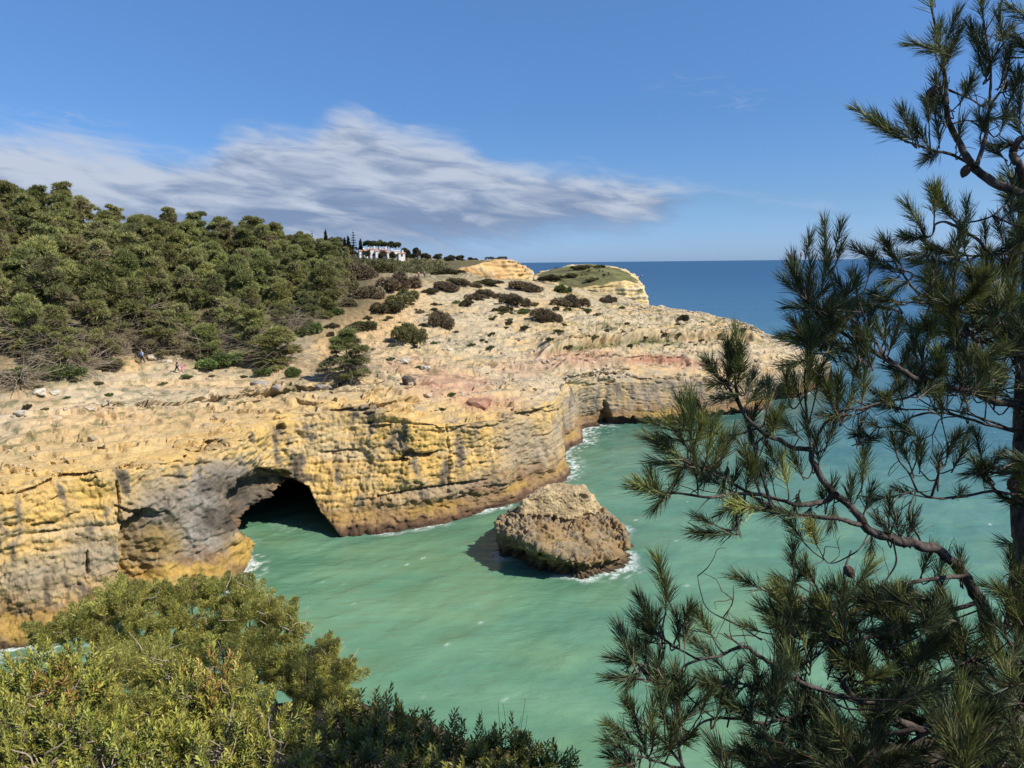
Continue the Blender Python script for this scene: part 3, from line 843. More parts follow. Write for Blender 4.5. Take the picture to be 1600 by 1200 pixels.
c_w = lerp(c_w, A(.050,.130,.128), off)
c_w = lerp(c_w, A(.022,.095,.150), sstep(0.4 * W[:, 0] + 0.75 * W[:, 1] + 6*nw, 110, 330))
c_w = lerp(c_w, A(.020,.075,.150), deep)
c_w = lerp(c_w, A(.135,.240,.125), np.clip(1.6 * nw, 0, 0.6) * (1 - off))
c_w = lerp(c_w, A(.035,.11,.085), np.clip(np.exp(-dsh / 2.5) * 0.5, 0, 0.6))  # cliff reflection put into the colour: darker water beside the rocks
me = mesh_np('sea', W, grid_faces(len(gx), len(gy)), smooth=True)
add_col(me, 'tint', c_w); add_f(me, 'foam', foam); add_f(me, 'farness', sstep(np.log(np.maximum(np.hypot(W[:, 0], W[:, 1]), 1)), math.log(60), math.log(2500)))
m_sea, t, b = mat('sea_water')
ta = t.new('ShaderNodeAttribute', attribute_name='tint'); fa = t.new('ShaderNodeAttribute', attribute_name='foam'); na = t.new('ShaderNodeAttribute', attribute_name='farness')
g = t.new('ShaderNodeNewGeometry')
mp = t.new('ShaderNodeMapping'); mp.inputs['Rotation'].default_value = (0, 0, R(-38)); mp.inputs['Scale'].default_value = (0.55, 1.5, 1)
t.l.new(g.outputs['Position'], mp.inputs['Vector'])
n1 = t.noise(mp.outputs[0], 0.9, 5, 0.6, 0.5); n2 = t.noise(mp.outputs[0], 0.16, 4, 0.55, 0.3)
n3 = t.noise(mp.outputs[0], 0.02, 4, 0.6, 0.3)
fade = t.math('SUBTRACT', 1.0, na.outputs['Fac'])
h = t.math('ADD', t.math('MULTIPLY', t.math('MULTIPLY', n1, fade), 0.42), t.math('MULTIPLY', n2, 0.9))
h = t.math('ADD', h, t.math('MULTIPLY', n3, 3.0))
bp = t.new('ShaderNodeBump'); bp.inputs['Strength'].default_value = 0.55; bp.inputs['Distance'].default_value = 0.6
t.l.new(h, bp.inputs['Height']); t.l.new(bp.outputs[0], b.inputs['Normal'])
fn = t.noise(g.outputs['Position'], 3.5, 5, 0.7)
fm = t.math('MULTIPLY', fa.outputs['Fac'], t.ramp(fn, 0.3, 0.6), clamp=True)
vcol = t.mix(1.0, ta.outputs['Color'], t.mix(t.ramp(n2, 0.3, 0.7), (0.74, 0.84, 0.85), (1.16, 1.10, 1.08)), 'MULTIPLY')
col = t.mix(fm, vcol, (0.78, 0.82, 0.80))
t.l.new(col, b.inputs['Base Color'])
t.l.new(t.math('ADD', t.math('MULTIPLY', na.outputs['Fac'], 0.25), t.math('MULTIPLY_ADD', fm, 0.5, 0.14)), b.inputs['Roughness'])
b.inputs['IOR'].default_value = 1.33
sea = tag(link('sea', me, m_sea), kind='structure')

# ================================================================== FAR LAND
def ring_land(name, pts, centre, noise, colour_fn, n=260, inner=((0.75, 1.0), (0.4, 1.0)), label=None):
    """a headland from its rim: each point (px, py, distance)"""
    rim = np.array([atd(*p) for p in pts]); c = atd(*centre)
    base = rim.copy(); base[:, :2] += (rim - rim.mean(0))[:, :2] * 0.07; base[:, 2] = -3
    rings = [base, rim]
    for f, k in inner:
        q = c + (rim - c) * f; rings.append(q)
    rings.append(np.repeat(c[None], len(rim), 0))
    RRn = np.stack(rings, 1); RRc_ = np.concatenate([RRn, RRn[:1]], 0)
    T = 0.5 * (np.roll(RRn, -1, 0) - np.roll(RRn, 1, 0)); T = np.concatenate([T, T[:1]], 0)
    Qn = hermite(np.arange(len(RRc_), dtype=float), RRc_, T, np.linspace(0, len(RRn), n, endpoint=False))
    out, vp_ = [], []
    for k, m in enumerate([70, 26, 30, 20]):
        for j in range(m):
            out.append(Qn[:, k] * (1 - j / m) + Qn[:, k + 1] * j / m); vp_.append(k + j / m)
    Gn = np.stack(out, 1); nvn = Gn.shape[1]
    pad_ = np.concatenate([Gn[-2:], Gn, Gn[:2]], 0); nn = normals(pad_)[2:-2]
    if nn[:, -30:, 2].mean() < 0: nn = -nn
    Xn = Gn.reshape(-1, 3); nn = nn.reshape(-1, 3); vpn = np.tile(vp_, n)
    fc = 1 - sstep(vpn, 0.95, 1.1)
    dip_ = Xn[:, 2] + 0.8 * fbm(Xn / 14, 2, 5)
    s_ = fbm(np.stack([Xn[:, 0] * .03, Xn[:, 1] * .03, dip_ * .8], 1), 3, 6, gain=.7)
    d_ = noise * (fc * (1.9 * fbm(Xn / 9, 3, 7) + 0.4 * np.tanh(2 * s_) + .9 * fbm(Xn / 3.5, 4, 8) + .5 * fbm(Xn / np.array([2, 2, 10]), 3, 18)) + (1 - fc) * (0.8 * fbm(Xn / 12, 3, 9) + .25 * fbm(Xn / 2.2, 3, 10)))
    d_ *= sstep(4.0 - vpn, 0, .4)
    Yn = Xn + nn * d_[:, None]
    Fn = grid_faces(n, nvn)
    wr = np.stack([np.arange(nvn - 1) + (n - 1) * nvn, np.arange(nvn - 1), np.arange(nvn - 1) + 1, np.arange(nvn - 1) + 1 + (n - 1) * nvn], -1)
    m_ = mesh_np(name, Yn, np.concatenate([Fn, wr]), smooth=True)
    add_col(m_, 'tint', np.clip(colour_fn(Yn, vpn, fc, s_), .01, .8))
    return tag(link(name, m_, M_FAR), kind='structure'), Yn
M_FAR = rock_material('far_limestone', 0.45, 0.5)
def col_h1(Y, v, fc, s):
    c = np.repeat(A(.60,.41,.17)[None], len(Y), 0)
    c = lerp(c, A(.56,.45,.27), np.clip(.3 + .6 * s + fbm(Y / 6, 3, 37), 0, 1))
    c = lerp(c, A(.62,.36,.15), np.clip(1.5 * fbm(Y / 10, 2, 31), 0, .8))
    g = sstep(v + .5 * fbm(Y / 8, 3, 32), 1.15, 1.4)
    return lerp(c, A(.115,.105,.05), g * .92)
ring_land('far_headland', [(640,436,300),(690,430,298),(722,421,300),(748,413,302),(772,408,305),(798,406,308),(814,411,311),(824,424,316),(829,440,326),(834,436,350),(826,418,395),(780,408,480),(700,406,520),(610,402,520),(560,405,440),(570,424,340)],
          (700,408,420), 0.8, col_h1)
def col_h2(Y, v, fc, s):
    c = np.repeat(A(.60,.43,.19)[None], len(Y), 0)
    c = lerp(c, A(.58,.48,.31), np.clip(.35 + 1.3 * s, 0, 1))
    qx_, qy_, _ = project(Y)
    n3 = fbm(Y / 4, 3, 33)
    c = lerp(c, A(.30,.22,.12), .8 * (1 - sstep(qx_ + 12 * n3, 870, 905)) * fc)
    g = sstep(v + .35 * n3 - .25 * sstep(qx_, 940, 1000), 1.05, 1.3)
    gcol = lerp(np.repeat(A(.125,.13,.05)[None], len(Y), 0), A(.07,.07,.032), np.clip(.4 + 1.8 * fbm(Y / 5, 3, 34), 0, 1))
    c = c + (gcol - c) * (g * .95)[:, None]
    return c
_, H2 = ring_land('grassy_headland', [(832,434,262),(850,441,257),(876,447,253),(900,450,250),(930,448,249),(958,445,250),(980,441,252),(996,446,256),(1008,460,262),(1006,446,272),(994,431,280),(975,421,286),(955,416,290),(920,413,294),(885,415,292),(850,424,284)],
          (922,423,272), 0.75, col_h2)
# rising ground behind the wood, up to the village
pxs = np.linspace(380, 860, 150); ds_ = np.r_[np.linspace(205, 330, 40), np.linspace(335, 900, 50)]
ysky = np.interp(pxs, [380, 450, 500, 560, 640, 700, 760, 800, 860], [385, 390, 394, 400, 404, 408, 411, 414, 416])
V_ = []
for i, px in enumerate(pxs):
    for d in ds_:
        f = np.clip((d - 205) / 260, 0, 1) ** 0.8
        y_ = (440 - 6 * (px > 700)) * (1 - f) + ysky[i] * f + max(0, d - 520) * 0.012
        V_.append(atd(px, y_, d))
V_ = np.array(V_); V_[:, 2] += 0.7 * fbm(V_ / 14, 3, 35)
back_drop = sstep(V_[:, 1], 240, 330) 
px_, _, _ = project(V_)
V_[:, 2] -= (sstep(px_, 690, 760)) * 14 * (1 - 0 * back_drop)
m_ = mesh_np('far_hill', V_, grid_faces(len(pxs), len(ds_)), smooth=True)
n3 = fbm(V_ / 9, 3, 36)
cfar = lerp(np.repeat(A(.105,.105,.045)[None], len(V_), 0), A(.24,.19,.10), np.clip(-.2 + 2 * n3, 0, .7))
add_col(m_, 'tint', cfar)
far_hill = tag(link('far_hill', m_, M_FAR), kind='structure')
FH = V_
def far_ground(px, d):
    i = np.argmin(np.abs(pxs - px)); j = np.argmin(np.abs(ds_ - d))
    return V_.reshape(len(pxs), len(ds_), 3)[i, j]

# ================================================================== FOLIAGE MATERIALS
def leaf_material(name, rough=0.6, transl=0.25, hue_var=0.03, val_var=0.25, spec=0.25):
    m, t, b = mat(name)
    a = t.new('ShaderNodeAttribute', attribute_name='tint')
    oi = t.new('ShaderNodeObjectInfo')
    h = t.new('ShaderNodeHueSaturation')
    t.l.new(a.outputs['Color'], h.inputs['Color'])
    t.l.new(t.ramp(oi.outputs['Random'], 0, 1, 0.5 - hue_var, 0.5 + hue_var, False), h.inputs['Hue'])
    rnd2 = t.math('FRACT', t.math('MULTIPLY', oi.outputs['Random'], 7.31))
    t.l.new(t.ramp(rnd2, 0, 1, 1 - val_var, 1 + val_var, False), h.inputs['Value'])
    t.l.new(h.outputs[0], b.inputs['Base Color'])
    b.inputs['Roughness'].default_value = rough
    b.inputs['Specular IOR Level'].default_value = spec
    if transl > 0:
        tr = t.new('ShaderNodeBsdfTranslucent'); t.l.new(h.outputs[0], tr.inputs['Color'])
        mx = t.new('ShaderNodeMixShader'); mx.inputs[0].default_value = transl
        out = t.n['Material Output']
        t.l.new(b.outputs[0], mx.inputs[1]); t.l.new(tr.outputs[0], mx.inputs[2]); t.l.new(mx.outputs[0], out.inputs['Surface'])
    return m
M_FOREST = leaf_material('pine_foliage', 0.7, 0.32, 0.015, 0.28)
M_SHRUB = leaf_material('scrub_foliage', 0.75, 0.12, 0.012, 0.18)
def bark_material(name, c1, c2, scale=8.0, bump=0.4):
    m, t, b = mat(name)
    tc = t.new('ShaderNodeTexCoord')
    mp = t.new('ShaderNodeMapping'); mp.inputs['Scale'].default_value = (1, 1, 0.35); t.l.new(tc.outputs['Object'], mp.inputs['Vector'])
    n = t.noise(mp.outputs[0], scale, 6, 0.7, 0.5)
    t.l.new(t.mix(t.ramp(n, 0.35, 0.65), c1, c2), b.inputs['Base Color'])
    bp = t.new('ShaderNodeBump'); bp.inputs['Strength'].default_value = bump; bp.inputs['Distance'].default_value = 0.25 / scale
    t.l.new(n, bp.inputs['Height']); t.l.new(bp.outputs[0], b.inputs['Normal'])
    b.inputs['Roughness'].default_value = 0.9; b.inputs['Specular IOR Level'].default_value = 0.15
    return m
M_BARKF = bark_material('grey_bark', (.10,.08,.065), (.21,.18,.15), 3.0)

def unit(v): return v / (np.linalg.norm(v, axis=-1, keepdims=True) + 1e-9)
def clump_mesh(name, lobes, n, size, cols, tipcol, browncol, brown=0.3, up=0.5, spread=0.55, width=0.24, seed=0, fan=3):
    """many small pointed leaf bunches through the volume of several lobes (centre, radii)"""
    rg = np.random.default_rng(seed)
    w_ = np.array([l[1][0] * l[1][1] + l[1][0] * l[1][2] for l in lobes]); w_ = w_ / w_.sum()
    k = rg.choice(len(lobes), n, p=w_)
    cc = np.array([l[0] for l in lobes])[k]; rr_ = np.array([l[1] for l in lobes])[k]
    d = unit(rg.normal(size=(n, 3))); d[:, 2] = np.where(d[:, 2] < -0.35, -d[:, 2] * 0.6, d[:, 2]); d = unit(d)
    r = rg.uniform(0.35, 1.0, n) ** 0.45
    p = cc + d * rr_ * r[:, None]
    nrm = unit(d / rr_)
    ax = unit(nrm + up * np.array([0, 0, 1]) + spread * rg.normal(size=(n, 3)))
    lob_v = rg.uniform(.72, 1.28, len(lobes))[k]; lob_b = rg.choice([.25, .6, 1.0, 2.2], len(lobes))[k]
    V, F, Cc = [], [], []
    for f in range(fan):
        a = unit(ax + 0.45 * rg.normal(size=(n, 3)))
        s = unit(np.cross(a, rg.normal(size=(n, 3))))
        L = size * rg.uniform(0.6, 1.25, n)[:, None]
        W_ = L * width
        v = np.stack([p - s * W_, p + s * W_, p + a * L], 1)
        V.append(v)
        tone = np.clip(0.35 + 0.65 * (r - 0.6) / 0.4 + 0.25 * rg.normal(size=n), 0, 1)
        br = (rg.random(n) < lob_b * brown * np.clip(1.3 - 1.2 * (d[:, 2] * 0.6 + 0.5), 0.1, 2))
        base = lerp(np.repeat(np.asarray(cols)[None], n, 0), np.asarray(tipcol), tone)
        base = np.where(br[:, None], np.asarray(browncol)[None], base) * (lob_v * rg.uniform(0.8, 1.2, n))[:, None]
        Cc.append(np.repeat(base[:, None], 3, 1))
    V = np.concatenate(V).reshape(-1, 3); F = np.arange(len(V)).reshape(-1, 3)
    m_ = mesh_np(name, V, F); add_col(m_, 'tint', np.concatenate(Cc).reshape(-1, 3))
    return m_
def twig_lines(rg, n, r0, z0, z1, L, rad):
    out = []
    for _ in range(n):
        a = rg.uniform(0, 2 * np.pi); p = np.array([r0 * rg.uniform(.1, .5) * math.cos(a), r0 * rg.uniform(.1, .5) * math.sin(a), rg.uniform(z0, z1)])
        dirn = np.array([math.cos(a), math.sin(a), rg.uniform(-.35, .45)])
        q = [p]
        for s in range(4):
            dirn = dirn + rg.normal(size=3) * .3; q.append(q[-1] + dirn / np.linalg.norm(dirn) * L * rg.uniform(.15, .35))
        out.append((np.array(q), np.linspace(rad, rad * .3, 5)))
    return out

# ---- forest pines: six kinds of crown, each its own mesh, shared
tree_kinds = []
for k in range(7):
    rg = np.random.default_rng(100 + k)
    h = rg.uniform(6.2, 8.2); wd = rg.uniform(2.3, 3.1); lx = rg.uniform(-.6, .6)
    lobes = []
    for j in range(36):
        t_ = (j + rg.uniform(0, 1)) / 36 * 0.84 + 0.10; a = j * 2.4 + rg.uniform(-.5, .5)
        rad = wd * (1.0 - t_ ** 2.6 * 0.72) * rg.uniform(.25, 1.0)
        lobes.append((np.array([rad * math.cos(a) + lx * t_, rad * math.sin(a), h * (t_ + .06 * rg.normal())]), np.array([1, 1, .75]) * rg.uniform(.32, .85) * (1.15 - .3 * t_)))
    lobes.append((np.array([lx, 0, h * .9]), np.array([.75, .75, .75])))
    for q_ in (.84, .77, .70): lobes.append((np.array([lx + rg.uniform(-.5, .5), rg.uniform(-.5, .5), h * q_]), np.array([1.0, 1.0, .75])))
    lobes.append((np.array([lx + rg.uniform(-.6, .6), rg.uniform(-.4, .4), h * .86]), np.array([.5, .5, .9])))
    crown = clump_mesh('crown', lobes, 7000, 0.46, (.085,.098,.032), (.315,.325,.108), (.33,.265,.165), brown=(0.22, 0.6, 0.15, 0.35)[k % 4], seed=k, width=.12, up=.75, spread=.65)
    paths = [(smooth_path([[0, 0, -.6], [lx * .2, .1, h * .3], [lx * .6, -.1, h * .6], [lx, 0, h * .92]], 8), np.linspace(.16, .04, 8))]
    for j in range(9):
        c_, r_ = lobes[j]
        z0 = c_[2] * rg.uniform(.5, .75)
        paths.append((smooth_path([[lx * z0 / h, 0, z0], c_ * .55 + np.array([0, 0, z0 * .45]), c_], 6), np.linspace(.07, .02, 6)))
    tv, tf = tubes(paths, 5); trunk = mesh_np('trunk', tv, tf, True)
    dv, df = tubes(twig_lines(rg, 170, wd * 1.4, .2, h * .6, 3.6, .026), 3); dead = mesh_np('dead_branches', dv, df, True)
    tree_kinds.append((h, wd, crown, trunk, dead))
M_DEAD = bark_material('dead_wood', (.22,.175,.125), (.35,.29,.21), 4.0, .2)
for kd in tree_kinds:
    kd[2].materials.append(M_FOREST); kd[3].materials.append(M_BARKF); kd[4].materials.append(M_DEAD)
def plant(name, loc, parts, scale, rz, label, cat, group=None, tilt=(0, 0)):
    e = empty(name, loc); e.rotation_euler = (tilt[0], tilt[1], rz)
    e.scale = scale if isinstance(scale, (tuple, list)) else (scale,) * 3
    for pn, me_ in parts:
        o = bpy.data.objects.new(pn, me_); C.objects.link(o); o.parent = e
    return tag(e, label, cat, group)

poly = [(-90,612),(40,596),(120,578),(175,552),(215,545),(300,548),(375,545),(452,534),(492,508),(516,470),(536,440),(545,420),(560,395),(300,240),(-90,240)]
cand = np.where((VP > 4.15) & (VP < 6.05))[0]
cx_, cy_, cd_ = project(Gp[cand])
ok = (inpoly(cx_, cy_, poly) > 0) & (cx_ > -95)
cand = cand[ok]; rng.shuffle(cand)
taken = []; tx = np.empty((0, 2))
_vp = {tuple(Gp[i]): VP[i] for i in cand[:60000]}
tp_ = lambda p: _vp[tuple(p)]
for i in cand[:60000]:
    p = Gp[i]
    sp = (4.9 if tp_(p) > 4.75 else 3.7) + 0.012 * max(0, p[1] - 90)
    if len(tx) and (np.hypot(tx[:, 0] - p[0], tx[:, 1] - p[1]) < sp).any(): continue
    tx = np.vstack([tx, p[:2]]); taken.append(p)
    if len(taken) >= 270: break
taken = np.array(taken)
tpx, tpy, tpd = project(taken)
order = np.argsort(-tpy)
# a tree stands in the front row if nothing nearer covers its foot
front, skyline = [], []
for i in order:
    if not any(abs(tpx[i] - tpx[j]) < 30 for j in front) : front.append(i)
tops = project(taken + np.array([0, 0, 6.5]))[1]
for i in np.argsort(tops):
    if i not in front and not any(abs(tpx[i] - tpx[j]) < 30 for j in skyline): skyline.append(i)
front_s = sorted(front, key=lambda i: tpx[i]); sky_s = sorted(skyline, key=lambda i: tpx[i])
ORD = ['first','second','third','fourth','fifth','sixth','seventh','eighth','ninth','tenth','eleventh','twelfth','thirteenth','fourteenth','fifteenth','sixteenth','seventeenth','eighteenth','nineteenth','twentieth','twenty-first','twenty-second','twenty-third','twenty-fourth','twenty-fifth','twenty-sixth','twenty-seventh','twenty-eighth','twenty-ninth','thirtieth']
inner = [i for i in range(len(taken)) if i not in front and i not in skyline]
cols_ = {}
for i in inner: cols_.setdefault(int(np.argmin([abs(tpx[i] - tpx[j]) for j in front_s])), []).append(i)
inner_rank = {i: (k_, r_) for k_, ids in cols_.items() for r_, i in enumerate(sorted(ids, key=lambda i: -tpy[i]))}
for i in range(len(taken)):
    k = int(rng.integers(len(tree_kinds))) if i not in front else int(rng.choice([1, 5, 1, 5, 3])); h, wd, crown, trunk, dead = tree_kinds[k]
    sc = rng.uniform(.95, 1.3) * (0.78 if i in front else 0.86 if i in skyline else 1.0)
    if tpx[i] > 430: sc *= 0.85
    prt = [('trunk', trunk), ('crown', crown)]
    if i in front:
        prt.append(('dead_branches', dead))
        lab = f"{ORD[front_s.index(i)]} pine from the left along the front edge of the wood, bare grey lower branches"; gr = 'pines along the front edge of the wood'
    elif i in skyline:
        lab = f"{ORD[sky_s.index(i)]} pine from the left among those topping the wood's skyline"; gr = 'pines on the skyline of the wood'
    else:
        k_, r_ = inner_rank[i]
        lab = f"{ORD[r_]} crown up the hillside behind the {ORD[k_]} front-edge pine from the left"; gr = 'pines inside the hillside wood'
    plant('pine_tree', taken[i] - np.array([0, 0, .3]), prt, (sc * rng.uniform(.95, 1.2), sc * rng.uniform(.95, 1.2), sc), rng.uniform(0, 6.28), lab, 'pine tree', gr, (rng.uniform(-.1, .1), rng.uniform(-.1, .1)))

# ---- grey thickets of dead wood at the foot of the wood
for q_, (px, py, wpx, hpx, lab) in enumerate([(305,552,130,62,'biggest grey tangle of dead branches at the foot of the wood, above the two walkers'),
    (115,580,110,52,'grey tangle of dead branches at the foot of the wood, left of the backpack walker'),
    (30,604,90,44,'grey tangle of dead branches at the far left foot of the wood'),
    (210,552,70,46,'grey dead branches directly behind the walker with the blue backpack'),
    (380,548,80,50,'grey dead branches behind the low wide pine at the wood edge'),
    (455,520,70,46,'brown dead branches at the right foot of the wood above the bright green bush')]):
    g_ = ground_px(px, py); m_ = project(g_)[2] / F_PX
    rg = np.random.default_rng(950 + q_)
    V, F = tubes(twig_lines(rg, 150, wpx * m_ * .45, 0.0, hpx * m_ * .6, wpx * m_ * .5, .03) + twig_lines(rg, 14, wpx * m_ * .3, 0.0, hpx * m_ * .3, wpx * m_ * .6, .07), 3)
    dm = mesh_np('branches', V, F, True); dm.materials.append(M_DEAD)
    plant('dead_thicket', g_ - np.array([0, 0, .1]), [('branches', dm)], 1.0, 0, lab, 'dead bush')
# ---- scrub: domes of small leaves in four colours, three shapes each
COLS = {'green': ((.06,.085,.025), (.17,.22,.065), (.18,.15,.07), .12), 'olive': ((.075,.08,.03), (.20,.19,.075), (.22,.17,.10), .35),
        'brown': ((.12,.095,.055), (.23,.18,.105), (.25,.195,.13), .5), 'dark': ((.06,.065,.028), (.14,.13,.055), (.17,.115,.075), .4)}
shrub_kinds = {}
for cn, (c0, c1_, cb, bf) in COLS.items():
    for s in range(3):
        rg = np.random.default_rng(hash_ := 300 + 10 * s + len(cn))
        lobes = [(np.array([0, 0, .12]), np.array([.36, .36, .6]))]
        for j in range(13):
            a = rg.uniform(0, 6.28); r_ = rg.uniform(.2, .78)
            lobes.append((np.array([r_ * math.cos(a), r_ * math.sin(a), rg.uniform(.08, .5) * (1 - .5 * r_)]), np.array([.27, .27, .30]) * rg.uniform(.5, 1.25)))
        lf = clump_mesh('foliage', lobes, 3200, .11, c0, c1_, cb, brown=bf, seed=500 + s, width=.22, up=.35)
        lf.materials.append(M_SHRUB)
        sv, sf = tubes([(smooth_path([[0, 0, -.3], [math.cos(a) * .25, math.sin(a) * .25, .25], [math.cos(a) * .6, math.sin(a) * .6, .42]], 5), np.linspace(.035, .012, 5)) for a in rg.uniform(0, 6.28, 7)], 4)
        st_ = mesh_np('stem', sv, sf, True); st_.materials.append(M_BARKF)
        shrub_kinds[cn, s] = (lf, st_)
def shrub(px, py, wpx, hpx, kind, label, group=None, lean=0.0, ground=None, name='shrub'):
    g = ground if ground is not None else ground_px(px, py)
    d = project(g)[2]; m_ = d / F_PX
    s = int(rng.integers(3)); lf, st_ = shrub_kinds[kind, s]
    sx = wpx * m_ / 1.75; sz = hpx * m_ / 1.02
    return plant(name, np.asarray(g) + np.array([0, 0, -0.06 * sz]), [('stem', st_), ('foliage', lf)], (sx, sx * .95, sz), rng.uniform(-.5, .5), label, 'shrub', group, (0, lean))
def small_pine(px, py, wpx, hpx, k, label):
    g = ground_px(px, py); m_ = project(g)[2] / F_PX; h, wd, crown, trunk, dead = tree_kinds[k]
    sx = wpx * m_ / (2.25 * wd); sz = hpx * m_ / (h * 1.0)
    plant('pine_tree', g - np.array([0, 0, .15]), [('trunk', trunk), ('crown', crown), ('dead_branches', dead)], (sx, sx, sz), px, label, 'pine tree')
small_pine(540, 594, 92, 76, 1, 'low straggly pine alone on the pale shelf below the path, right of the wood')
small_pine(430, 574, 96, 64, 3, 'low wide pine casting shade at the right foot of the wood')
small_pine(512, 482, 66, 70, 5, 'small brownish pine at the right end of the wood, above the sand')
small_pine(398, 556, 80, 70, 0, 'small green pine at the wood edge, left of the low wide pine')
small_pine(258, 556, 84, 66, 5, 'small brown-green pine directly behind the two walkers on the ledge')
small_pine(325, 560, 70, 54, 2, 'small green pine behind the bright green bush at the wood edge')
SHR = [
 (345,574,72,36,'green','bright green bush at the wood edge right of the walkers'),
 (165,576,95,24,'dark','low dark green mound left of the walker with the blue backpack'),
 (95,585,70,26,'green','ragged green bush under the front pines near the left edge'),
 (35,592,80,30,'green','grey green bush at the far left below the wood'),
 (44,637,15,9,'dark','tiny dark green cushion among white stones at far left'),
 (410,585,34,14,'green','low green mat in front of the low wide pine'),
 (455,588,26,22,'green','small rounded green bush between the two low pines on the ledge'),
 (635,534,62,46,'olive','two-toned shrub with green top and brown foot on the stony slope'),
 (686,508,50,34,'brown','grey-brown dry bush standing alone on the stony slope'),
 (575,515,66,20,'dark','long low dark shrub on the orange sandy slope'),
 (574,500,14,10,'dark','small round dark cushion on top of the long low shrub'),
 (608,486,58,26,'dark','dark wedge shaped shrub lying down the sandy slope'),
 (590,482,18,13,'dark','small dark round bush between the sand and the wedge shrub'),
 (632,474,62,36,'olive','green brown dome below the big brown shrub by the path'),
 (622,452,74,44,'brown','largest brown dome shrub above the sandy slope'),
 (578,466,54,30,'brown','brown domed shrub left of the largest brown one'),
 (536,462,50,50,'olive','loose brownish tree-like shrub ending the wood on the right'),
 (560,436,52,34,'brown','brownish bush at the top of the sandy slope below the gardens'),
 (592,424,50,26,'olive','olive thicket on the rise left below the white houses'),
 (520,446,60,46,'olive','rounded olive bush behind the loose brownish one at the wood end'),
 (575,412,58,22,'olive','flat olive thicket just below the left white houses'),
 (540,408,50,20,'green','green thicket left below the white houses'),
 (545,480,34,22,'dark','dark bush between the wood end and the brown domed shrub'),
 (482,522,44,34,'green','bright green bush at the end of the wood above the sand'),
 (520,490,30,16,'green','dark green low bush beside the top of the sand strip'),
 (519,512,24,12,'dark','small dark bush in the middle of the sand strip'),
 (541,520,16,11,'dark','dark round cushion above the low straggly pine'),
 (518,524,17,11,'dark','dark cushion left of the sand strip'),
 (655,488,18,10,'brown','pale dry tuft beside the path up the slope'),
 (672,458,28,13,'dark','dark brown cushion just below the two far walkers'),
 (693,452,44,18,'brown','brown wind-cut shrub right of the two far walkers'),
 (728,476,22,14,'dark','dark cushion alone on the upper stony shelf'),
 (742,467,36,14,'brown','brown flat shrub above the dark cushion on the upper shelf'),
 (760,462,46,16,'brown','long brown flat shrub left of the wind-cut row'),
 (800,475,54,26,'brown','wind-cut brown shrub in the middle of the upper row'),
 (785,487,36,14,'dark','low dark green shrub below the middle of the upper row'),
 (816,489,34,11,'green','low green shrub right of the low dark green one'),
 (815,452,60,18,'brown','flat brown shrub along the crest left of the grassy headland'),
 (850,500,50,27,'brown','brown loaf shaped shrub sloping down above the broad shelf'),
 (878,456,30,20,'green','green shrub tucked behind the largest brown loaf shrub'),
 (890,479,66,30,'brown','broadest brown loaf shrub in front of the grassy headland'),
 (949,473,32,19,'brown','brown round shrub at the foot of the grassy headland cliff'),
 (1071,500,22,13,'dark','dark shrub alone near the outer edge of the shelf'),
 (870,484,16,8,'dark','small dark tuft between two brown loaf shrubs'),
 (835,478,20,9,'olive','olive tuft beside the brown loaf shrub'),
 (720,445,60,16,'brown','brown scrub patch on the rise below the ochre headland'),
 (762,444,50,14,'dark','dark scrub patch below the ochre headland cliff'),
 (700,428,50,14,'dark','dark scrub on the rise behind the two far walkers'),
]
SHR += [(862,436,40,12,'dark','dark low scrub on the left shoulder of the grassy headland'),
 (905,420,34,9,'dark','dark scrub along the top of the grassy headland, left of centre'),
 (935,418,26,7,'dark','dark scrub along the top of the grassy headland, right of centre'),
 (890,432,24,8,'olive','olive scrub on the green slope of the grassy headland'),
 (925,438,26,8,'olive','olive scrub low on the green slope of the grassy headland')]
def on_h2(px, py):
    X_, Y_, D_ = project(H2); s = np.hypot(X_ - px, Y_ - py) + .01 * D_ + 50 * (H2[:, 2] < 10)
    return H2[np.argmin(s)]
for q in SHR[-5:]: shrub(*q[:5], q[5], ground=on_h2(q[0], q[1]))
for q in SHR[:-5]:
    shrub(*q[:5], q[5], lean=0.18 if q[4] == 'brown' else 0.0)
# a scatter of small cushions over the shelves
pl = [(x, y) for x, y in zip(rng.uniform(560, 1190, 400), rng.uniform(455, 545, 400))]
n_c_ = 0
for x, y in pl:
    if y < np.interp(x, [560, 700, 900, 1010, 1100, 1190], [470, 470, 478, 482, 497, 524]): continue
    if n_c_ >= 75: break
    wp = rng.uniform(7, 17)
    shrub(x, y, wp, wp * rng.uniform(.35, .55), ['dark','olive','dark','green'][int(rng.integers(4))], 'small dark cushion plant scattered on the pale stony shelf', 'cushion plants scattered over the shelf', name='cushion_plant'); n_c_ += 1
for x, y in [(70,640),(170,618),(255,600),(330,590),(105,622),(150,600),(290,588),(380,588),(20,600),(60,604),(115,596),(690,640),(705,617),(560,607),(610,562),(655,575),(760,585),(790,600)]:
    wp = rng.uniform(8, 18)
    shrub(x, y, wp, wp * .4, ['green','olive'][int(rng.integers(2))], 'low green tuft in the cracks of the rock ledge below the wood', 'green tufts on the near ledges', name='cushion_plant')
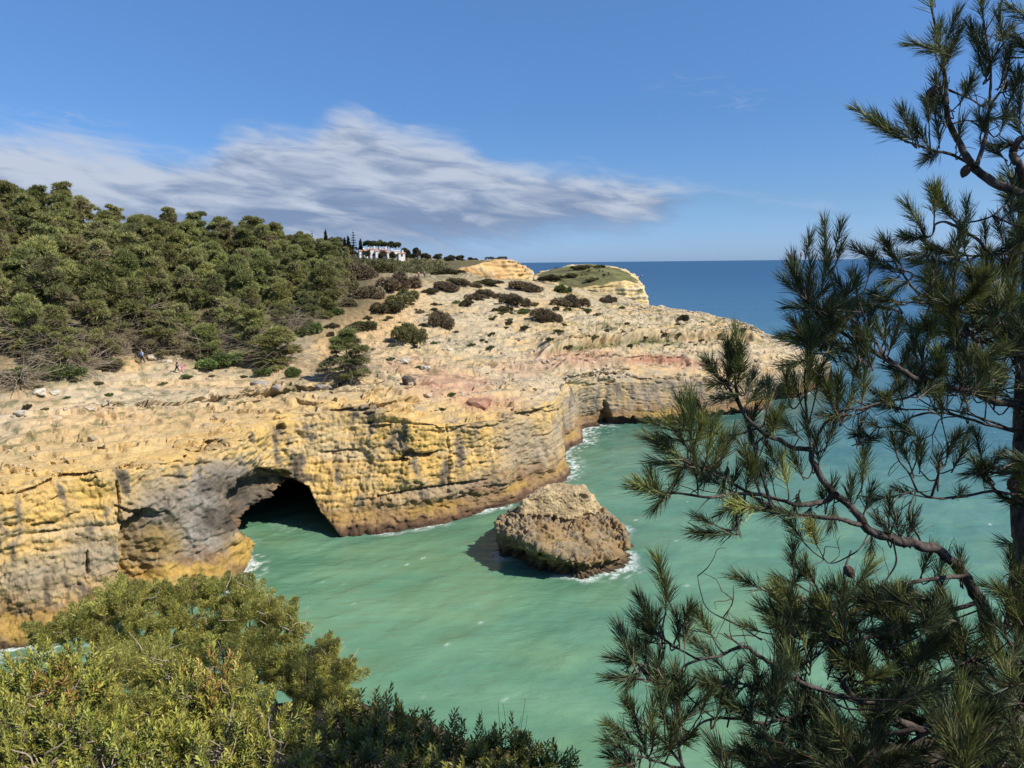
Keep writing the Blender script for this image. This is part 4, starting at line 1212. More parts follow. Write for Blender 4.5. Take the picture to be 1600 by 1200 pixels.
# far scrub that reads as one mass
rg = np.random.default_rng(77); lob = []
for _ in range(900):
    px = rg.uniform(440, 745); d = rg.uniform(225, 520)
    if px > 700 and d > 300: continue
    g = far_ground(px, d); s = rg.uniform(.9, 2.3)
    lob.append((g + np.array([rg.uniform(-2, 2), rg.uniform(-3, 3), 0.2]), np.array([s * 1.4, s * 1.4, s])))
for _ in range(60):
    i = rg.integers(len(H2)); p = H2[i]
    qq = project(p)
    if p[2] > 16 and 850 < qq[0] < 950 and qq[1] < 436: lob.append((p, np.array([1.6, 1.6, .55]) * rg.uniform(.5, 1.1)))
fs = clump_mesh('far_scrub', lob, 26000, .75, (.045,.055,.022), (.11,.115,.045), (.13,.10,.06), brown=.35, seed=9, width=.3, fan=2)
tag(link('far_scrub', fs, M_SHRUB), kind='stuff')

# ---- skyline trees by the village
FD = 430.0
def far_tree(px, ytop, ybase, wpx, kind, label, d=FD):
    if 'in front of' in label and 'houses' in label: d = FD - 22
    g = atd(px, ybase, d); m_ = d / F_PX; h = (ybase - ytop) * m_; wm = wpx * m_
    rg = np.random.default_rng(int(px * 7 + ytop))
    paths = [(np.array([[0, 0, -2.5], [0, 0, h * .5], [0, 0, h * .92]]), np.array([.05, .04, .012]) * h * .6)]
    if kind == 'cypress':
        lobes = [(np.array([0, 0, h * t_]), np.array([wm * .5 * (1.05 - t_), wm * .5 * (1.05 - t_), h * .13])) for t_ in np.linspace(.12, .93, 8)]; n = 900; sz = .9; cols = ((.018,.03,.012), (.05,.07,.025), (.05,.05,.02), .05)
    elif kind == 'norfolk':
        lobes = []
        for t_ in np.linspace(.25, .95, 7):
            for a in np.arange(6) * 1.047 + t_ * 9:
                r_ = wm * .5 * (1.1 - t_); lobes.append((np.array([r_ * .6 * math.cos(a), r_ * .6 * math.sin(a), h * t_]), np.array([r_ * .45, r_ * .45, h * .014])))
        n = 500; sz = .5; cols = ((.03,.04,.02), (.07,.08,.04), (.08,.07,.05), .2)
    elif kind == 'umbrella':
        lobes = [(np.array([wm * .32 * math.cos(a), wm * .32 * math.sin(a), h * rg.uniform(.66, .84)]), np.array([wm * .22, wm * .22, h * .17])) for a in rg.uniform(0, 6.28, 8)]; n = 1100; sz = .9; cols = ((.03,.04,.014), (.085,.105,.035), (.09,.08,.04), .1)
    else:
        lobes = [(np.array([wm * .3 * math.cos(a), wm * .3 * math.sin(a), h * rg.uniform(.08, .8)]), np.array([wm * .24, wm * .24, h * .22])) for a in rg.uniform(0, 6.28, 8)]; n = 900; sz = .9; cols = ((.05,.045,.025), (.11,.10,.05), (.12,.09,.06), .5)
    cm = clump_mesh('crown', lobes, n, sz, cols[0], cols[1], cols[2], brown=cols[3], seed=int(px), width=.3, fan=2); cm.materials.append(M_FOREST)
    tv, tf = tubes(paths, 5); tm = mesh_np('trunk', tv, tf, True); tm.materials.append(M_BARKF)
    plant({'cypress': 'cypress_tree', 'norfolk': 'norfolk_pine', 'umbrella': 'umbrella_pine', 'round': 'broadleaf_tree'}[kind], g, [('trunk', tm), ('crown', cm)], 1.0, 0, label, 'tree')
for q in [
 (489,361,392,8,'norfolk','thin tiered conifer on the skyline left of the dark cone-shaped tree'),
 (510,361,392,9,'cypress','dark cone-shaped tree standing tallest between the wood and the village'),
 (553,359,392,11,'norfolk','tall sparse tiered conifer just left of the white houses'),
 (545,370,393,7,'cypress','slim dark cypress beside the tall sparse conifer'),
 (564,375,396,7,'cypress','dark cypress touching the left end of the white houses'),
 (539,373,393,7,'cypress','short dark cypress left of the slim one by the houses'),
 (506,378,398,34,'umbrella','wide flat-topped pine below the dark cone-shaped tree'),
 (526,371,394,24,'round','brown bare-looking tree right of the cone-shaped one'),
 (579,376,400,20,'umbrella','first flat-topped pine from the left behind the white houses'),
 (592,376,400,20,'umbrella','second flat-topped pine from the left behind the white houses'),
 (606,377,400,22,'umbrella','third flat-topped pine from the left behind the white houses'),
 (619,379,400,20,'umbrella','fourth flat-topped pine from the left behind the white houses'),
 (631,386,402,14,'round','bushy tree at the right end of the white houses'),
 (468,370,394,20,'round','dark bushy skyline tree where the wood gives way to gardens'),
 (443,366,396,10,'cypress','narrow dark treetop poking above the wood'),
 (373,352,400,20,'umbrella','round umbrella crown showing alone above the wood'),
 (481,376,396,16,'round','low round tree left of the thin tiered conifer'),
 (548,384,400,24,'round','brown garden tree in front of the tall sparse conifer'),
 (573,391,404,9,'round','small round garden tree in front of the left white houses'),
 (597,393,405,10,'round','small round garden tree in front of the middle white houses'),
 (614,394,406,9,'round','small round garden tree in front of the right white houses'),
 (641,390,404,12,'round','small tree first right of the white houses'),
 (652,388,405,12,'round','grey-green tree above the left end of the long wall'),
 (666,397,405,14,'round','low dark pine behind the middle of the long wall'),
 (683,397,406,14,'round','low dark pine at the right end of the long wall'),
 (703,398,410,16,'round','low skyline tree right of the long wall'),
 (719,399,410,13,'round','small umbrella crown on the skyline above the ochre headland'),
 (738,403,411,16,'round','low scrubby tree on the skyline left of the ochre headland'),
 (775,402,410,34,'round','dark flat scrub tree on top of the ochre headland'),
]: far_tree(*q)

# ================================================================== WHITE VILLAGE
def plain(name, col, rough=0.8, nscale=None):
    m, t, b = mat(name)
    if nscale:
        g = t.new('ShaderNodeNewGeometry'); n = t.noise(g.outputs['Position'], nscale, 4, .6)
        t.l.new(t.mix(t.ramp(n, .3, .7), tuple(c * .85 for c in col), tuple(min(1, c * 1.1) for c in col)), b.inputs['Base Color'])
    else: b.inputs['Base Color'].default_value = (*col, 1)
    b.inputs['Roughness'].default_value = rough
    return m
M_WHITE = plain('white_render', (.70,.68,.64), .85, .8); M_TILE = plain('roof_tiles', (.42,.22,.13), .85, 1.5); M_DARKW = plain('window_glass', (.03,.04,.05), .15); M_BEIGE = plain('beige_render', (.62,.56,.45), .85, .5)
def box(cx, cy, cz, sx, sy, sz):
    v = np.array([[x, y, z_] for x in (-.5, .5) for y in (-.5, .5) for z_ in (-.5, .5)]) * [sx, sy, sz] + [cx, cy, cz]
    f = np.array([[0, 1, 3, 2], [4, 6, 7, 5], [0, 4, 5, 1], [2, 3, 7, 6], [0, 2, 6, 4], [1, 5, 7, 3]])
    return v, f
def boxes(name, bl, m, parent=None):
    V, F, b = [], [], 0
    for q in bl:
        v, f = box(*q); V.append(v); F.append(f + b); b += 8
    return link(name, mesh_np(name, np.concatenate(V), np.concatenate(F)), m, parent)
win_me = mesh_np('window', *box(0, 0, 0, 1.1, .12, 1.3)); win_me.materials.append(M_DARKW)
def house(px, ybase, wpx, hpx, label, d=FD - 12, roof=True, chim=True):
    m_ = d / F_PX; g = atd(px, ybase, d); wm, hm = wpx * m_ * .92, hpx * m_ * .74
    e = tag(empty('white_house', g, 0.42), label, 'house', 'white houses of the cliff-top village')
    dp = wm * .8
    boxes('wall', [(0, 0, hm / 2 - 1, wm, dp, hm + 2)], M_WHITE, e)
    if roof:
        y0, z0, zr = dp / 2 + .3, hm + .003, hm + wm * .22
        V = np.array([[-wm/2-.3, -y0, z0], [wm/2+.3, -y0, z0], [wm/2+.3, y0, z0], [-wm/2-.3, y0, z0], [-wm/2, 0, zr], [wm/2, 0, zr]])
        me_ = bpy.data.meshes.new('roof'); me_.from_pydata(V.tolist(), [], [(0,1,5,4),(2,3,4,5),(1,2,5),(3,0,4),(0,3,2,1)]); rf = link('roof', me_, M_TILE, e)
        if chim: boxes('chimney', [(wm * .2, -.6, zr + .3, .8, .8, 1.8)], M_WHITE, rf)
    else:
        boxes('parapet', [(0, -dp/2 - .01, hm + .3, wm + .1, .3, .7)], M_WHITE, e)
    nx = max(1, int(wm // 2.6)); nz = max(1, int(hm // 2.7))
    for i in range(nx):
        for j in range(nz):
            o = bpy.data.objects.new('window', win_me); C.objects.link(o); o.parent = e
            o.location = ((i + .5) / nx * wm - wm / 2, -dp / 2, 1.5 + j * 2.7)
for q in [
 (566,398,11,7,'small white house at the left end of the village row, dark cypress beside it'),
 (574,401,12,12,'white house with tiled roof, second in the village row from the left'),
 (583,402,11,16,'tallest narrow white house in the village row, tiled roof'),
 (592,402,13,12,'white house with tiled roof in the middle of the village row'),
 (601,402,11,15,'white tower-like house right of the middle of the village row'),
 (610,403,13,11,'low white house with tiled roof between two taller ones on the right'),
 (619,403,11,14,'white house with flat roof, last but one in the village row'),
 (627,403,11,9,'small white house ending the village row on the right'),
]: house(*q, roof=('flat' not in q[4]))
house(486, 395, 10, 7, 'pale cottage showing among trees left of the village, tiled roof')
g = atd(667, 406, 440); wl = tag(empty('garden_wall', g, 0.0), 'long low beige wall on the plain right of the white village', 'wall')
boxes('wall', [(0, 0, .5, 12.4, .5, 2.4)], M_BEIGE, wl); boxes('coping', [(0, 0, 1.78, 12.7, .75, .16)], M_WHITE, wl)

# ================================================================== BOULDERS AND RUBBLE
def rock_mesh(seed, sub=2):
    import bmesh
    bm = bmesh.new(); bmesh.ops.create_icosphere(bm, subdivisions=sub, radius=1)
    V = np.array([v.co[:] for v in bm.verts]); F = np.array([[v.index for v in f.verts] for f in bm.faces]); bm.free()
    V = V * (1 + .6 * fbm(V * 1.1 + seed * 5, 2, seed)[:, None] + .18 * fbm(V * 3 + seed, 2, seed + 3)[:, None])
    V = np.sign(V) * np.abs(V) ** .8
    return V, F
RK = [rock_mesh(s, 2) for s in range(4)]; RS = [rock_mesh(s + 9, 1) for s in range(4)]
def boulder(px, py, wpx, hpx, tint, label, k=0):
    g = ground_px(px, py); m_ = project(g)[2] / F_PX
    V, F = RK[k]; V = V * np.array([wpx * m_ / 2, wpx * m_ / 2.4, hpx * m_ * .55])
    me_ = mesh_np('boulder', V, F, False); nn_ = fbm(V / .5 + k, 3, 3)
    add_col(me_, 'tint', np.clip(np.asarray(tint)[None] * (1 + .5 * nn_)[:, None], .02, .8))
    o = link('boulder', me_, M_ROCK, None, g + np.array([0, 0, hpx * m_ * .15])); o.rotation_euler = (0, 0, px)
    tag(o, label, 'boulder')
for i, q in enumerate([
 (640,598,24,16,(.14,.11,.08),'dark brown boulder on the pale shelf above the cave cliff'),
 (748,632,44,16,(.36,.20,.13),'broad pinkish boulder at the brim near the corner of the cliff'),
 (1033,482,13,7,(.55,.48,.36),'pale squared block on the outer rim of the shelf'),
 (62,616,22,10,(.52,.46,.36),'largest whitish boulder in the pile at the far left of the ledge'),
 (86,613,16,7,(.50,.45,.35),'whitish boulder right of the largest one at the far left'),
 (30,647,20,8,(.50,.45,.36),'white stone at the far left beside a dark green cushion'),
 (240,562,24,9,(.55,.46,.34),'pale flat boulder right of the walker with the blue backpack'),
 (262,566,16,8,(.55,.47,.36),'pale boulder above the adult and child walkers'),
 (408,602,30,11,(.34,.31,.27),'long grey boulder on the lip of the ledge in the middle'),
 (432,606,20,9,(.36,.32,.27),'smaller grey boulder right of the long one on the lip'),
 (505,606,28,9,(.40,.35,.28),'flat grey boulder on the ledge below the low straggly pine'),
 (632,566,20,8,(.42,.38,.31),'grey boulder above the dark brown one on the shelf'),
 (662,576,18,8,(.45,.41,.34),'light grey boulder beside cracked shelf slabs'),
 (700,548,16,7,(.50,.44,.34),'pale boulder in the middle of the stony slope'),
 (140,640,20,8,(.45,.38,.28),'ochre boulder under the lip on the left ledge'),
 (170,632,18,7,(.47,.40,.29),'ochre boulder right of another one under the left lip'),
]): boulder(*q, k=i % 4)
sel = np.where((VP > 2.25) & (VP < 4.9))[0]
sx_, sy_, sd_ = project(Gp[sel])
wt = np.where(sx_ > 560, 1.0, .35) * np.where((sx_ > 0) & (sx_ < 1250), 1, 0.02) * (sd_ / 100)
wt *= np.clip(.25 + 2 * fbm(Gp[sel] / 8, 2, 47), .05, 1)
pick = np.random.default_rng(5).choice(sel, 2600, p=wt / wt.sum())
V_, F_, C_, b_0 = [], [], [], 0
rg = np.random.default_rng(6)
for i in pick:
    V, F = RS[int(rg.integers(4))]; s = rg.uniform(.07, .26) * (1 + 1.0 * (rg.random() < .12)) * (Gp[i][1] / 110) ** .5
    a = rg.uniform(0, 6.28); Rz = np.array([[math.cos(a), -math.sin(a), 0], [math.sin(a), math.cos(a), 0], [0, 0, 1]])
    V_.append((V * np.array([s * rg.uniform(.9, 1.7), s, s * .6])) @ Rz.T + Gp[i]); F_.append(F + b_0); b_0 += len(V)
    base = cols[i] * .55 + np.array([.45,.40,.32]) * .45
    C_.append(np.repeat((base * rg.uniform(.75, 1.15))[None], len(V), 0))
me_ = mesh_np('rubble', np.concatenate(V_), np.concatenate(F_)); add_col(me_, 'tint', np.concatenate(C_))
tag(link('rubble', me_, M_ROCK), kind='stuff')

# ================================================================== PEOPLE
def skin_obj(name, pts, edges, m, parent, sub=2, root=0):
    """pts: list of (x, y, z, rx, ry)"""
    me_ = bpy.data.meshes.new(name); me_.from_pydata([p[:3] for p in pts], edges, [])
    o = link(name, me_, m, parent)
    md = o.modifiers.new('skin', 'SKIN')
    for v, p in zip(me_.skin_vertices[0].data, pts): v.radius = (p[3], p[4] if len(p) > 4 else p[3])
    for v in me_.skin_vertices[0].data: v.use_root = False
    me_.skin_vertices[0].data[root].use_root = True
    s = o.modifiers.new('sub', 'SUBSURF'); s.levels = 1; s.render_levels = sub
    return o
M_SKIN = plain('skin', (.50,.32,.23), .6)
def person(g, h, heading, label, shirt, trousers, hair, cap=None, pack=None, stride=.28, skirt=False):
    e = tag(empty('person', g, heading), label, 'person'); s = h / 1.75
    e.scale = (s, s, s)
    st = stride
    hipL, hipR = (-.10, 0, .92), (.10, 0, .92)
    kL, kR = (-.11, -st * .45 - .03, .50), (.11, st * .35 - .05, .50)
    aL, aR = (-.11, -st, .09), (.11, st * .9, .13)
    tL, tR = (-.12, -st - .16, .035), (.12, st * .9 - .13, .05)
    shL, shR = (-.20, 0, 1.43), (.20, 0, 1.43)
    eL, eR = (-.27, .10, 1.16), (.27, -.12, 1.16)
    wL, wR = (-.26, .0, .92), (.26, -.28, 1.0)
    fL, fR = (-.26, -.05, .81), (.25, -.36, .93)
    P_ = [(0, 0, .98, .15, .11), (0, 0, 1.2, .14, .10), (0, 0, 1.4, .15, .10), (0, -.01, 1.52, .055, .055), (0, -.02, 1.60, .085, .09), (0, -.015, 1.70, .075, .085),
          (*hipL, .10, .10), (*kL, .06, .06), (*aL, .042, .042), (*tL, .04, .03), (*hipR, .10, .10), (*kR, .06, .06), (*aR, .042, .042), (*tR, .04, .03),
          (*shL, .06, .06), (*eL, .045, .045), (*wL, .032, .032), (*fL, .028, .02), (*shR, .06, .06), (*eR, .045, .045), (*wR, .032, .032), (*fR, .028, .02)]
    E_ = [(0,1),(1,2),(2,3),(3,4),(4,5),(0,6),(6,7),(7,8),(8,9),(0,10),(10,11),(11,12),(12,13),(2,14),(14,15),(15,16),(16,17),(2,18),(18,19),(19,20),(20,21)]
    skin_obj('body', P_, E_, M_SKIN, e)
    k = 1.16
    skin_obj('shirt', [(0, 0, .95, .165, .125), (0, 0, 1.2, .16, .12), (0, 0, 1.42, .165, .115), (*shL, .075, .075), (*eL, .06, .06), (-.268, .06, 1.05, .05, .05), (*shR, .075, .075), (*eR, .06, .06), (.268, -.19, 1.09, .05, .05)],
             [(0,1),(1,2),(2,3),(3,4),(4,5),(2,6),(6,7),(7,8)], shirt, e)
    skin_obj('trousers', [(0, 0, .98, .16, .12), (*hipL, .115, .115), (*kL, .08, .08), (aL[0], aL[1], .14, .06, .06), (*hipR, .115, .115), (*kR, .08, .08), (aR[0], aR[1], .18, .06, .06)],
             [(0,1),(1,2),(2,3),(0,4),(4,5),(5,6)], trousers, e)
    for a_, t_ in ((aL, tL), (aR, tR)):
        skin_obj('shoe', [(a_[0], a_[1] + .03, a_[2] - .04, .055, .05), (t_[0], t_[1], t_[2], .048, .035)], [(0, 1)], M_SHOE, e)
    skin_obj('hair', [(0, .035, 1.62, .085, .07), (0, .015, 1.72, .085, .085), (0, 0, 1.76, .06, .06)], [(0,1),(1,2)], hair, e)
    if cap:
        skin_obj('cap', [(0, .01, 1.73, .10, .10), (0, .005, 1.78, .085, .085)], [(0, 1)], cap, e)
    if pack:
        skin_obj('backpack', [(0, .17, 1.04, .13, .10), (0, .19, 1.2, .145, .115), (0, .17, 1.40, .12, .09)], [(0,1),(1,2)], pack, e)
    return e
def cloth(name, c): return plain(name, c, .85, 12.0)
M_SHOE = cloth('shoes', (.35,.33,.31))
M_HAIR = cloth('dark_hair', (.03,.02,.015)); M_NAVY = cloth('navy_cloth', (.03,.03,.06)); M_SKYB = cloth('light_blue_cloth', (.32,.45,.62)); M_BLUE = cloth('blue_pack', (.04,.12,.33)); M_WCAP = cloth('white_cap', (.75,.75,.73))
M_PINK = cloth('pink_cloth', (.75,.16,.32)); M_PURP = cloth('dark_purple_cloth', (.06,.03,.06)); M_RED = cloth('red_cloth', (.50,.09,.06)); M_TEAL = cloth('dark_blue_cloth', (.03,.06,.12))
def pg(px, py): return ground_px(px, py)
person(pg(222, 568), 1.74, R(160), 'person in light blue top and white cap walking away with a blue backpack', M_SKYB, M_NAVY, M_HAIR, M_WCAP, M_BLUE)
person(pg(277, 583), 1.65, R(-60), 'adult in dark clothes walking on the ledge beside a child in pink', M_PURP, M_NAVY, M_HAIR, stride=.36)
person(pg(285.5, 582), 1.22, R(-80), 'child dressed in pink walking right beside an adult in dark clothes', M_PINK, M_PINK, M_HAIR, stride=.2)
person(pg(655, 435), 1.75, R(20), 'far walker in a red top on the path below the village', M_RED, M_NAVY, M_HAIR, stride=.2)
person(pg(663, 435), 1.72, R(10), 'far walker in dark blue right of the one in red', M_TEAL, M_NAVY, M_HAIR, stride=.2)

# ================================================================== BOAT
bp_ = at(1003, 432.5, 0); bt = tag(empty('motor_boat', bp_, R(-60)), 'tiny white motor boat crossing the open sea right of the grassy headland', 'boat')
hv = []
for x, wv_, zk, zd in [(-4, 1.3, -.2, 1.0), (-2, 1.5, -.3, 1.05), (1, 1.45, -.3, 1.2), (3.2, .8, -.1, 1.45), (4.6, .03, .5, 1.7)]:
    hv += [[x, -wv_, zd], [x, -wv_ * .6, zk + .2], [x, 0, zk], [x, wv_ * .6, zk + .2], [x, wv_, zd]]
hf = grid_faces(5, 5).tolist() + [[i * 5, i * 5 + 5, i * 5 + 9, i * 5 + 4] for i in range(4)] + [[0, 4, 3, 2], [0, 2, 1, 1]]
me_ = bpy.data.meshes.new('hull'); me_.from_pydata(hv, [], [tuple(dict.fromkeys(f)) for f in hf]); link('hull', me_, M_WHITE, bt)
boxes('cabin', [(-.3, 0, 1.75, 2.6, 1.9, 1.3), (-.5, 0, 2.45, 3.2, 2.1, .12)], M_WHITE, bt); boxes('window', [(1.02, 0, 1.95, .06, 1.6, .5), (-.3, -.97, 1.95, 2.0, .06, .5), (-.3, .97, 1.95, 2.0, .06, .5)], M_DARKW, bt)
M_FOAM = plain('foam', (.80,.84,.85), .7, .2)
w0, w1 = at(1001, 432.4, .06), at(978, 431.0, .06)
dv = unit((w1 - w0)[None])[0]; sv_ = np.array([-dv[1], dv[0], 0])
nW = 40; rg = np.random.default_rng(4)
ll = np.linspace(0, 1, nW); wid = (1.6 + 5 * ll) * rg.uniform(.4, 1.2, nW)
cc = w0[None] + (w1 - w0)[None] * ll[:, None]
V_ = np.concatenate([cc + sv_ * wid[:, None], cc - sv_ * wid[:, None]])
F_ = np.array([[i, i + 1, nW + i + 1, nW + i] for i in range(nW - 1)])
tag(link('boat_wake', mesh_np('boat_wake', V_, F_), M_FOAM), kind='stuff')

# ================================================================== THE NEAR CLIFF TOP
def near_z(x, y):
    z = np.interp(y, [-12, 0, 1.5, 3, 4.5, 6.0, 6.8, 8, 9.5, 11.5, 14], [24.2, 23.4, 22.9, 21.8, 21.05, 20.6, 19.6, 16.4, 11, 4, -4])
    z = z + 0.42 * np.clip(1 - np.abs(np.asarray(y) - 5.7) / 1.0, 0, 1) * np.clip(-(np.asarray(x) + .5), 0, 1)
    dn = np.clip((np.asarray(x) - .15) / .5, 0, 1) * (1 - np.clip((np.asarray(x) - 1.9) / .6, 0, 1))
    return z - 2.2 * dn * np.clip((np.asarray(y) - 2.2) / 1.5, 0, 1)
gxn = np.unique(np.r_[np.linspace(-45, -8, 40), np.linspace(-8, 8, 130), np.linspace(8, 45, 40)]); gyn = np.r_[np.linspace(-12, 0, 24), np.linspace(0.1, 14, 120)]
NX_, NY_ = np.meshgrid(gxn, gyn, indexing='ij')
NV_ = np.stack([NX_.ravel(), NY_.ravel(), near_z(NX_, NY_).ravel()], 1)
NV_[:, 2] += 0.10 * fbm(NV_ / 1.0, 4, 81) + 0.25 * fbm(NV_ / 3.0, 2, 82)
NV_[:, 1] += 0.5 * fbm(NV_ / 2.5, 3, 83) * sstep(NV_[:, 1], 5, 8)
m_ = mesh_np('near_cliff_top', NV_, grid_faces(len(gxn), len(gyn)), smooth=True)
n3 = fbm(NV_ / 0.5, 3, 84)
cg = lerp(np.repeat(A(.075,.055,.035)[None], len(NV_), 0), A(.16,.115,.065), np.clip(.3 + 1.4 * n3, 0, 1))
cg = lerp(cg, A(.45,.33,.16), sstep(NV_[:, 1], 7.2, 8.2))
add_col(m_, 'tint', cg)
tag(link('near_cliff_top', m_, rock_material('near_soil', 3.0, .6)), kind='structure')

# ================================================================== FOREGROUND FOLIAGE PIECES
def quat_to(ax, roll=0.0):
    q = Vector(ax).to_track_quat('Z', 'Y')
    return q @ Euler((0, 0, roll)).to_quaternion()
def juniper_sprig(seed):
    rg = np.random.default_rng(seed); n = 560
    t_ = rg.uniform(0.05, 1, n); a = rg.uniform(0, 6.28, n)
    r = (0.055 * np.sin(np.clip(t_, 0, 1) * 2.6 + .35)) * rg.uniform(.1, 1, n) ** .6
    p = np.stack([r * np.cos(a), r * np.sin(a), .17 * t_], 1)
    ax = unit(np.stack([np.cos(a) * .7, np.sin(a) * .7, np.full(n, 1.0)], 1) + .45 * rg.normal(size=(n, 3)))
    s = unit(np.cross(ax, rg.normal(size=(n, 3))))
    L = rg.uniform(.012, .032, n)[:, None]; Wd = rg.uniform(.0014, .0028, n)[:, None]
    v = np.stack([p - s * Wd * .6, p + s * Wd * .6, p + ax * L * .55 + s * Wd, p + ax * L, p + ax * L * .55 - s * Wd], 1)
    F = np.concatenate([np.arange(n)[:, None] * 5 + np.array([[0, 1, 2]]), np.arange(n)[:, None] * 5 + np.array([[0, 2, 4]]), np.arange(n)[:, None] * 5 + np.array([[4, 2, 3]])])
    m_ = mesh_np('foliage_spray', v.reshape(-1, 3), F)
    tone = np.clip(r / .05 * .8 + .3 * rg.normal(size=n), 0, 1)
    c = lerp(np.repeat(A(.20,.22,.06)[None], n, 0), A(.66,.63,.18), tone)
    c = np.where((rg.random(n) < .07)[:, None], A(.22,.15,.08)[None], c)
    add_col(m_, 'tint', np.repeat(c[:, None], 5, 1).reshape(-1, 3)); return m_
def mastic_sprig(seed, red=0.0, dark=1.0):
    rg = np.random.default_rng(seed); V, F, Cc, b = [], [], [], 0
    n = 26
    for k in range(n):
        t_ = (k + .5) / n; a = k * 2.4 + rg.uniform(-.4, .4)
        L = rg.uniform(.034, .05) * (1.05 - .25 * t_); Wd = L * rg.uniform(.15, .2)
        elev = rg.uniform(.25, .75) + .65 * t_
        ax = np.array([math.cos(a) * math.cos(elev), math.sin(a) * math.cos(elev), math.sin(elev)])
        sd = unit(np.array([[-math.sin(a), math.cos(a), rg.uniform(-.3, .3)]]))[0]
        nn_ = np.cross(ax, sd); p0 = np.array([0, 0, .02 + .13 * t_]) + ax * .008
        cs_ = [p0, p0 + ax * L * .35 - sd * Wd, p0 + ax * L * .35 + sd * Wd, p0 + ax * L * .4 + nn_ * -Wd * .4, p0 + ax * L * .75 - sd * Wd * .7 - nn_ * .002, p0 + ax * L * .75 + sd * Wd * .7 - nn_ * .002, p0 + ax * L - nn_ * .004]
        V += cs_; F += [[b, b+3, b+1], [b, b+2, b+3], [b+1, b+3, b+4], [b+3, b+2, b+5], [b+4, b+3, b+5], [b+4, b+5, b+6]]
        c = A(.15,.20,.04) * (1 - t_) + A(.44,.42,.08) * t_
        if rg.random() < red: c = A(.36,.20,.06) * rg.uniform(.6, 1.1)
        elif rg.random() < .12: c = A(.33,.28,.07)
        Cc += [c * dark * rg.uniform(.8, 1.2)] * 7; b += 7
    m_ = mesh_np('leaf_sprig', np.array(V), np.array(F)); add_col(m_, 'tint', np.array(Cc)); return m_
M_JUN = leaf_material('juniper_foliage', .6, .4, .012, .2, .2)
M_MAS = leaf_material('mastic_leaves', .38, .25, .015, .2, .45)
M_TWIG = bark_material('pale_twigs', (.22,.165,.12), (.40,.33,.26), 30.0, .3)
JS = [juniper_sprig(600 + k) for k in range(5)]
MS = [mastic_sprig(620 + k, red=(0, .04, .08, .42, 0, .02)[k]) for k in range(6)]
MD = [mastic_sprig(640 + k, dark=.62) for k in range(3)]  # dimmed leaf copies: shade over these bushes put into their tint
for m_ in JS: m_.materials.append(M_JUN)
for m_ in MS + MD: m_.materials.append(M_MAS)

def bush(name, cat, label, lobes, n, kinds, base, size=1.0, seed=0, twigs=0.35, upb=.6, bare=0, kindpick=None):
    rg = np.random.default_rng(seed)
    b0 = np.array(base, float)
    e = empty(name, b0); tag(e, label, cat)
    cents = []; areas = []
    for (px, py, d, rx, ry) in lobes:
        m_ = d / F_PX; cents.append((atd(px, py, d), np.array([rx * m_, rx * m_ * .9, ry * m_]))); areas.append(rx * ry)
    areas = np.array(areas, float) ** .9; areas /= areas.sum()
    paths = []
    for c, r in cents:
        mid_ = b0 * .45 + c * .55 + rg.normal(size=3) * .08
        paths.append((smooth_path([b0 + rg.normal(size=3) * .04, mid_, c], 8) - b0, np.linspace(.016, .006, 8)))
    ids = rg.choice(len(cents), n, p=areas)
    for i in ids:
        c, r = cents[i]
        for _ in range(12):
            d = unit(rg.normal(size=(1, 3)))[0]
            if d[2] > -.45 and (d[1] < .5 or d[2] > .3): break
        rr_ = rg.uniform(.3, 1.0) ** .6 * rg.uniform(.85, 1.22)
        p = c + d * r * rr_
        ax = unit((d / r * r.mean() + np.array([0, 0, upb]) + .35 * rg.normal(size=3))[None])[0]
        mesh = kinds[int(rg.integers(len(kinds)))] if kindpick is None else kindpick(rg, p)
        o = bpy.data.objects.new('foliage_spray' if kinds is JS else 'leaf_sprig', mesh); C.objects.link(o); o.parent = e
        s = size * rg.uniform(.75, 1.2)
        o.location = p - ax * .07 * s - b0; o.rotation_mode = 'QUATERNION'; o.rotation_quaternion = quat_to(ax, rg.uniform(0, 6.28)); o.scale = (s, s, s * rg.uniform(.9, 1.2))
        if rg.random() < twigs:
            q0 = c + d * r * .1 + rg.normal(size=3) * .02
            paths.append((smooth_path([q0, q0 * .5 + p * .5 + rg.normal(size=3) * .025, p], 6) - b0, np.linspace(.0048, .002, 6)))
    for _ in range(bare):
        c, r = cents[int(rg.integers(len(cents)))]
        d = unit((rg.normal(size=3) + np.array([0, -.9, .3]))[None])[0]
        q = [c + d * r * .3]; dr = unit((rg.normal(size=3) + np.array([.3, -.2, .5]))[None])[0]
        for s in range(4):
            dr = unit((dr + .45 * rg.normal(size=3))[None])[0]; q.append(q[-1] + dr * rg.uniform(.04, .10) + d * .01)
        paths.append((smooth_path(q, 9) - b0, np.linspace(.0075, .0024, 9)))
    V, F = tubes(paths, 5)
    tm = link('branches', mesh_np('branches', V, F, True), M_TWIG, e)
    return e
def nb(px, d, back=0.0):
    p = atd(px, 1150, d); return (p[0], p[1] + back, float(near_z(0, p[1] + back)) - .1)
bush('juniper_bush', 'bush', 'feathery yellow-green juniper at far left, reaching out over the strip of grey water',
     [(95,990,7.0,38,16),(140,978,7.0,42,24),(195,940,7.1,34,28),(235,962,7.0,40,26),(180,1000,6.9,34,18),(262,985,6.9,24,12),(285,965,7.0,20,12),(235,1025,6.6,40,18),(180,1030,6.6,30,14),(255,930,7.2,26,18),(215,1015,6.8,30,20)], 280, JS, nb(190, 6.4), .95, 701, bare=26)
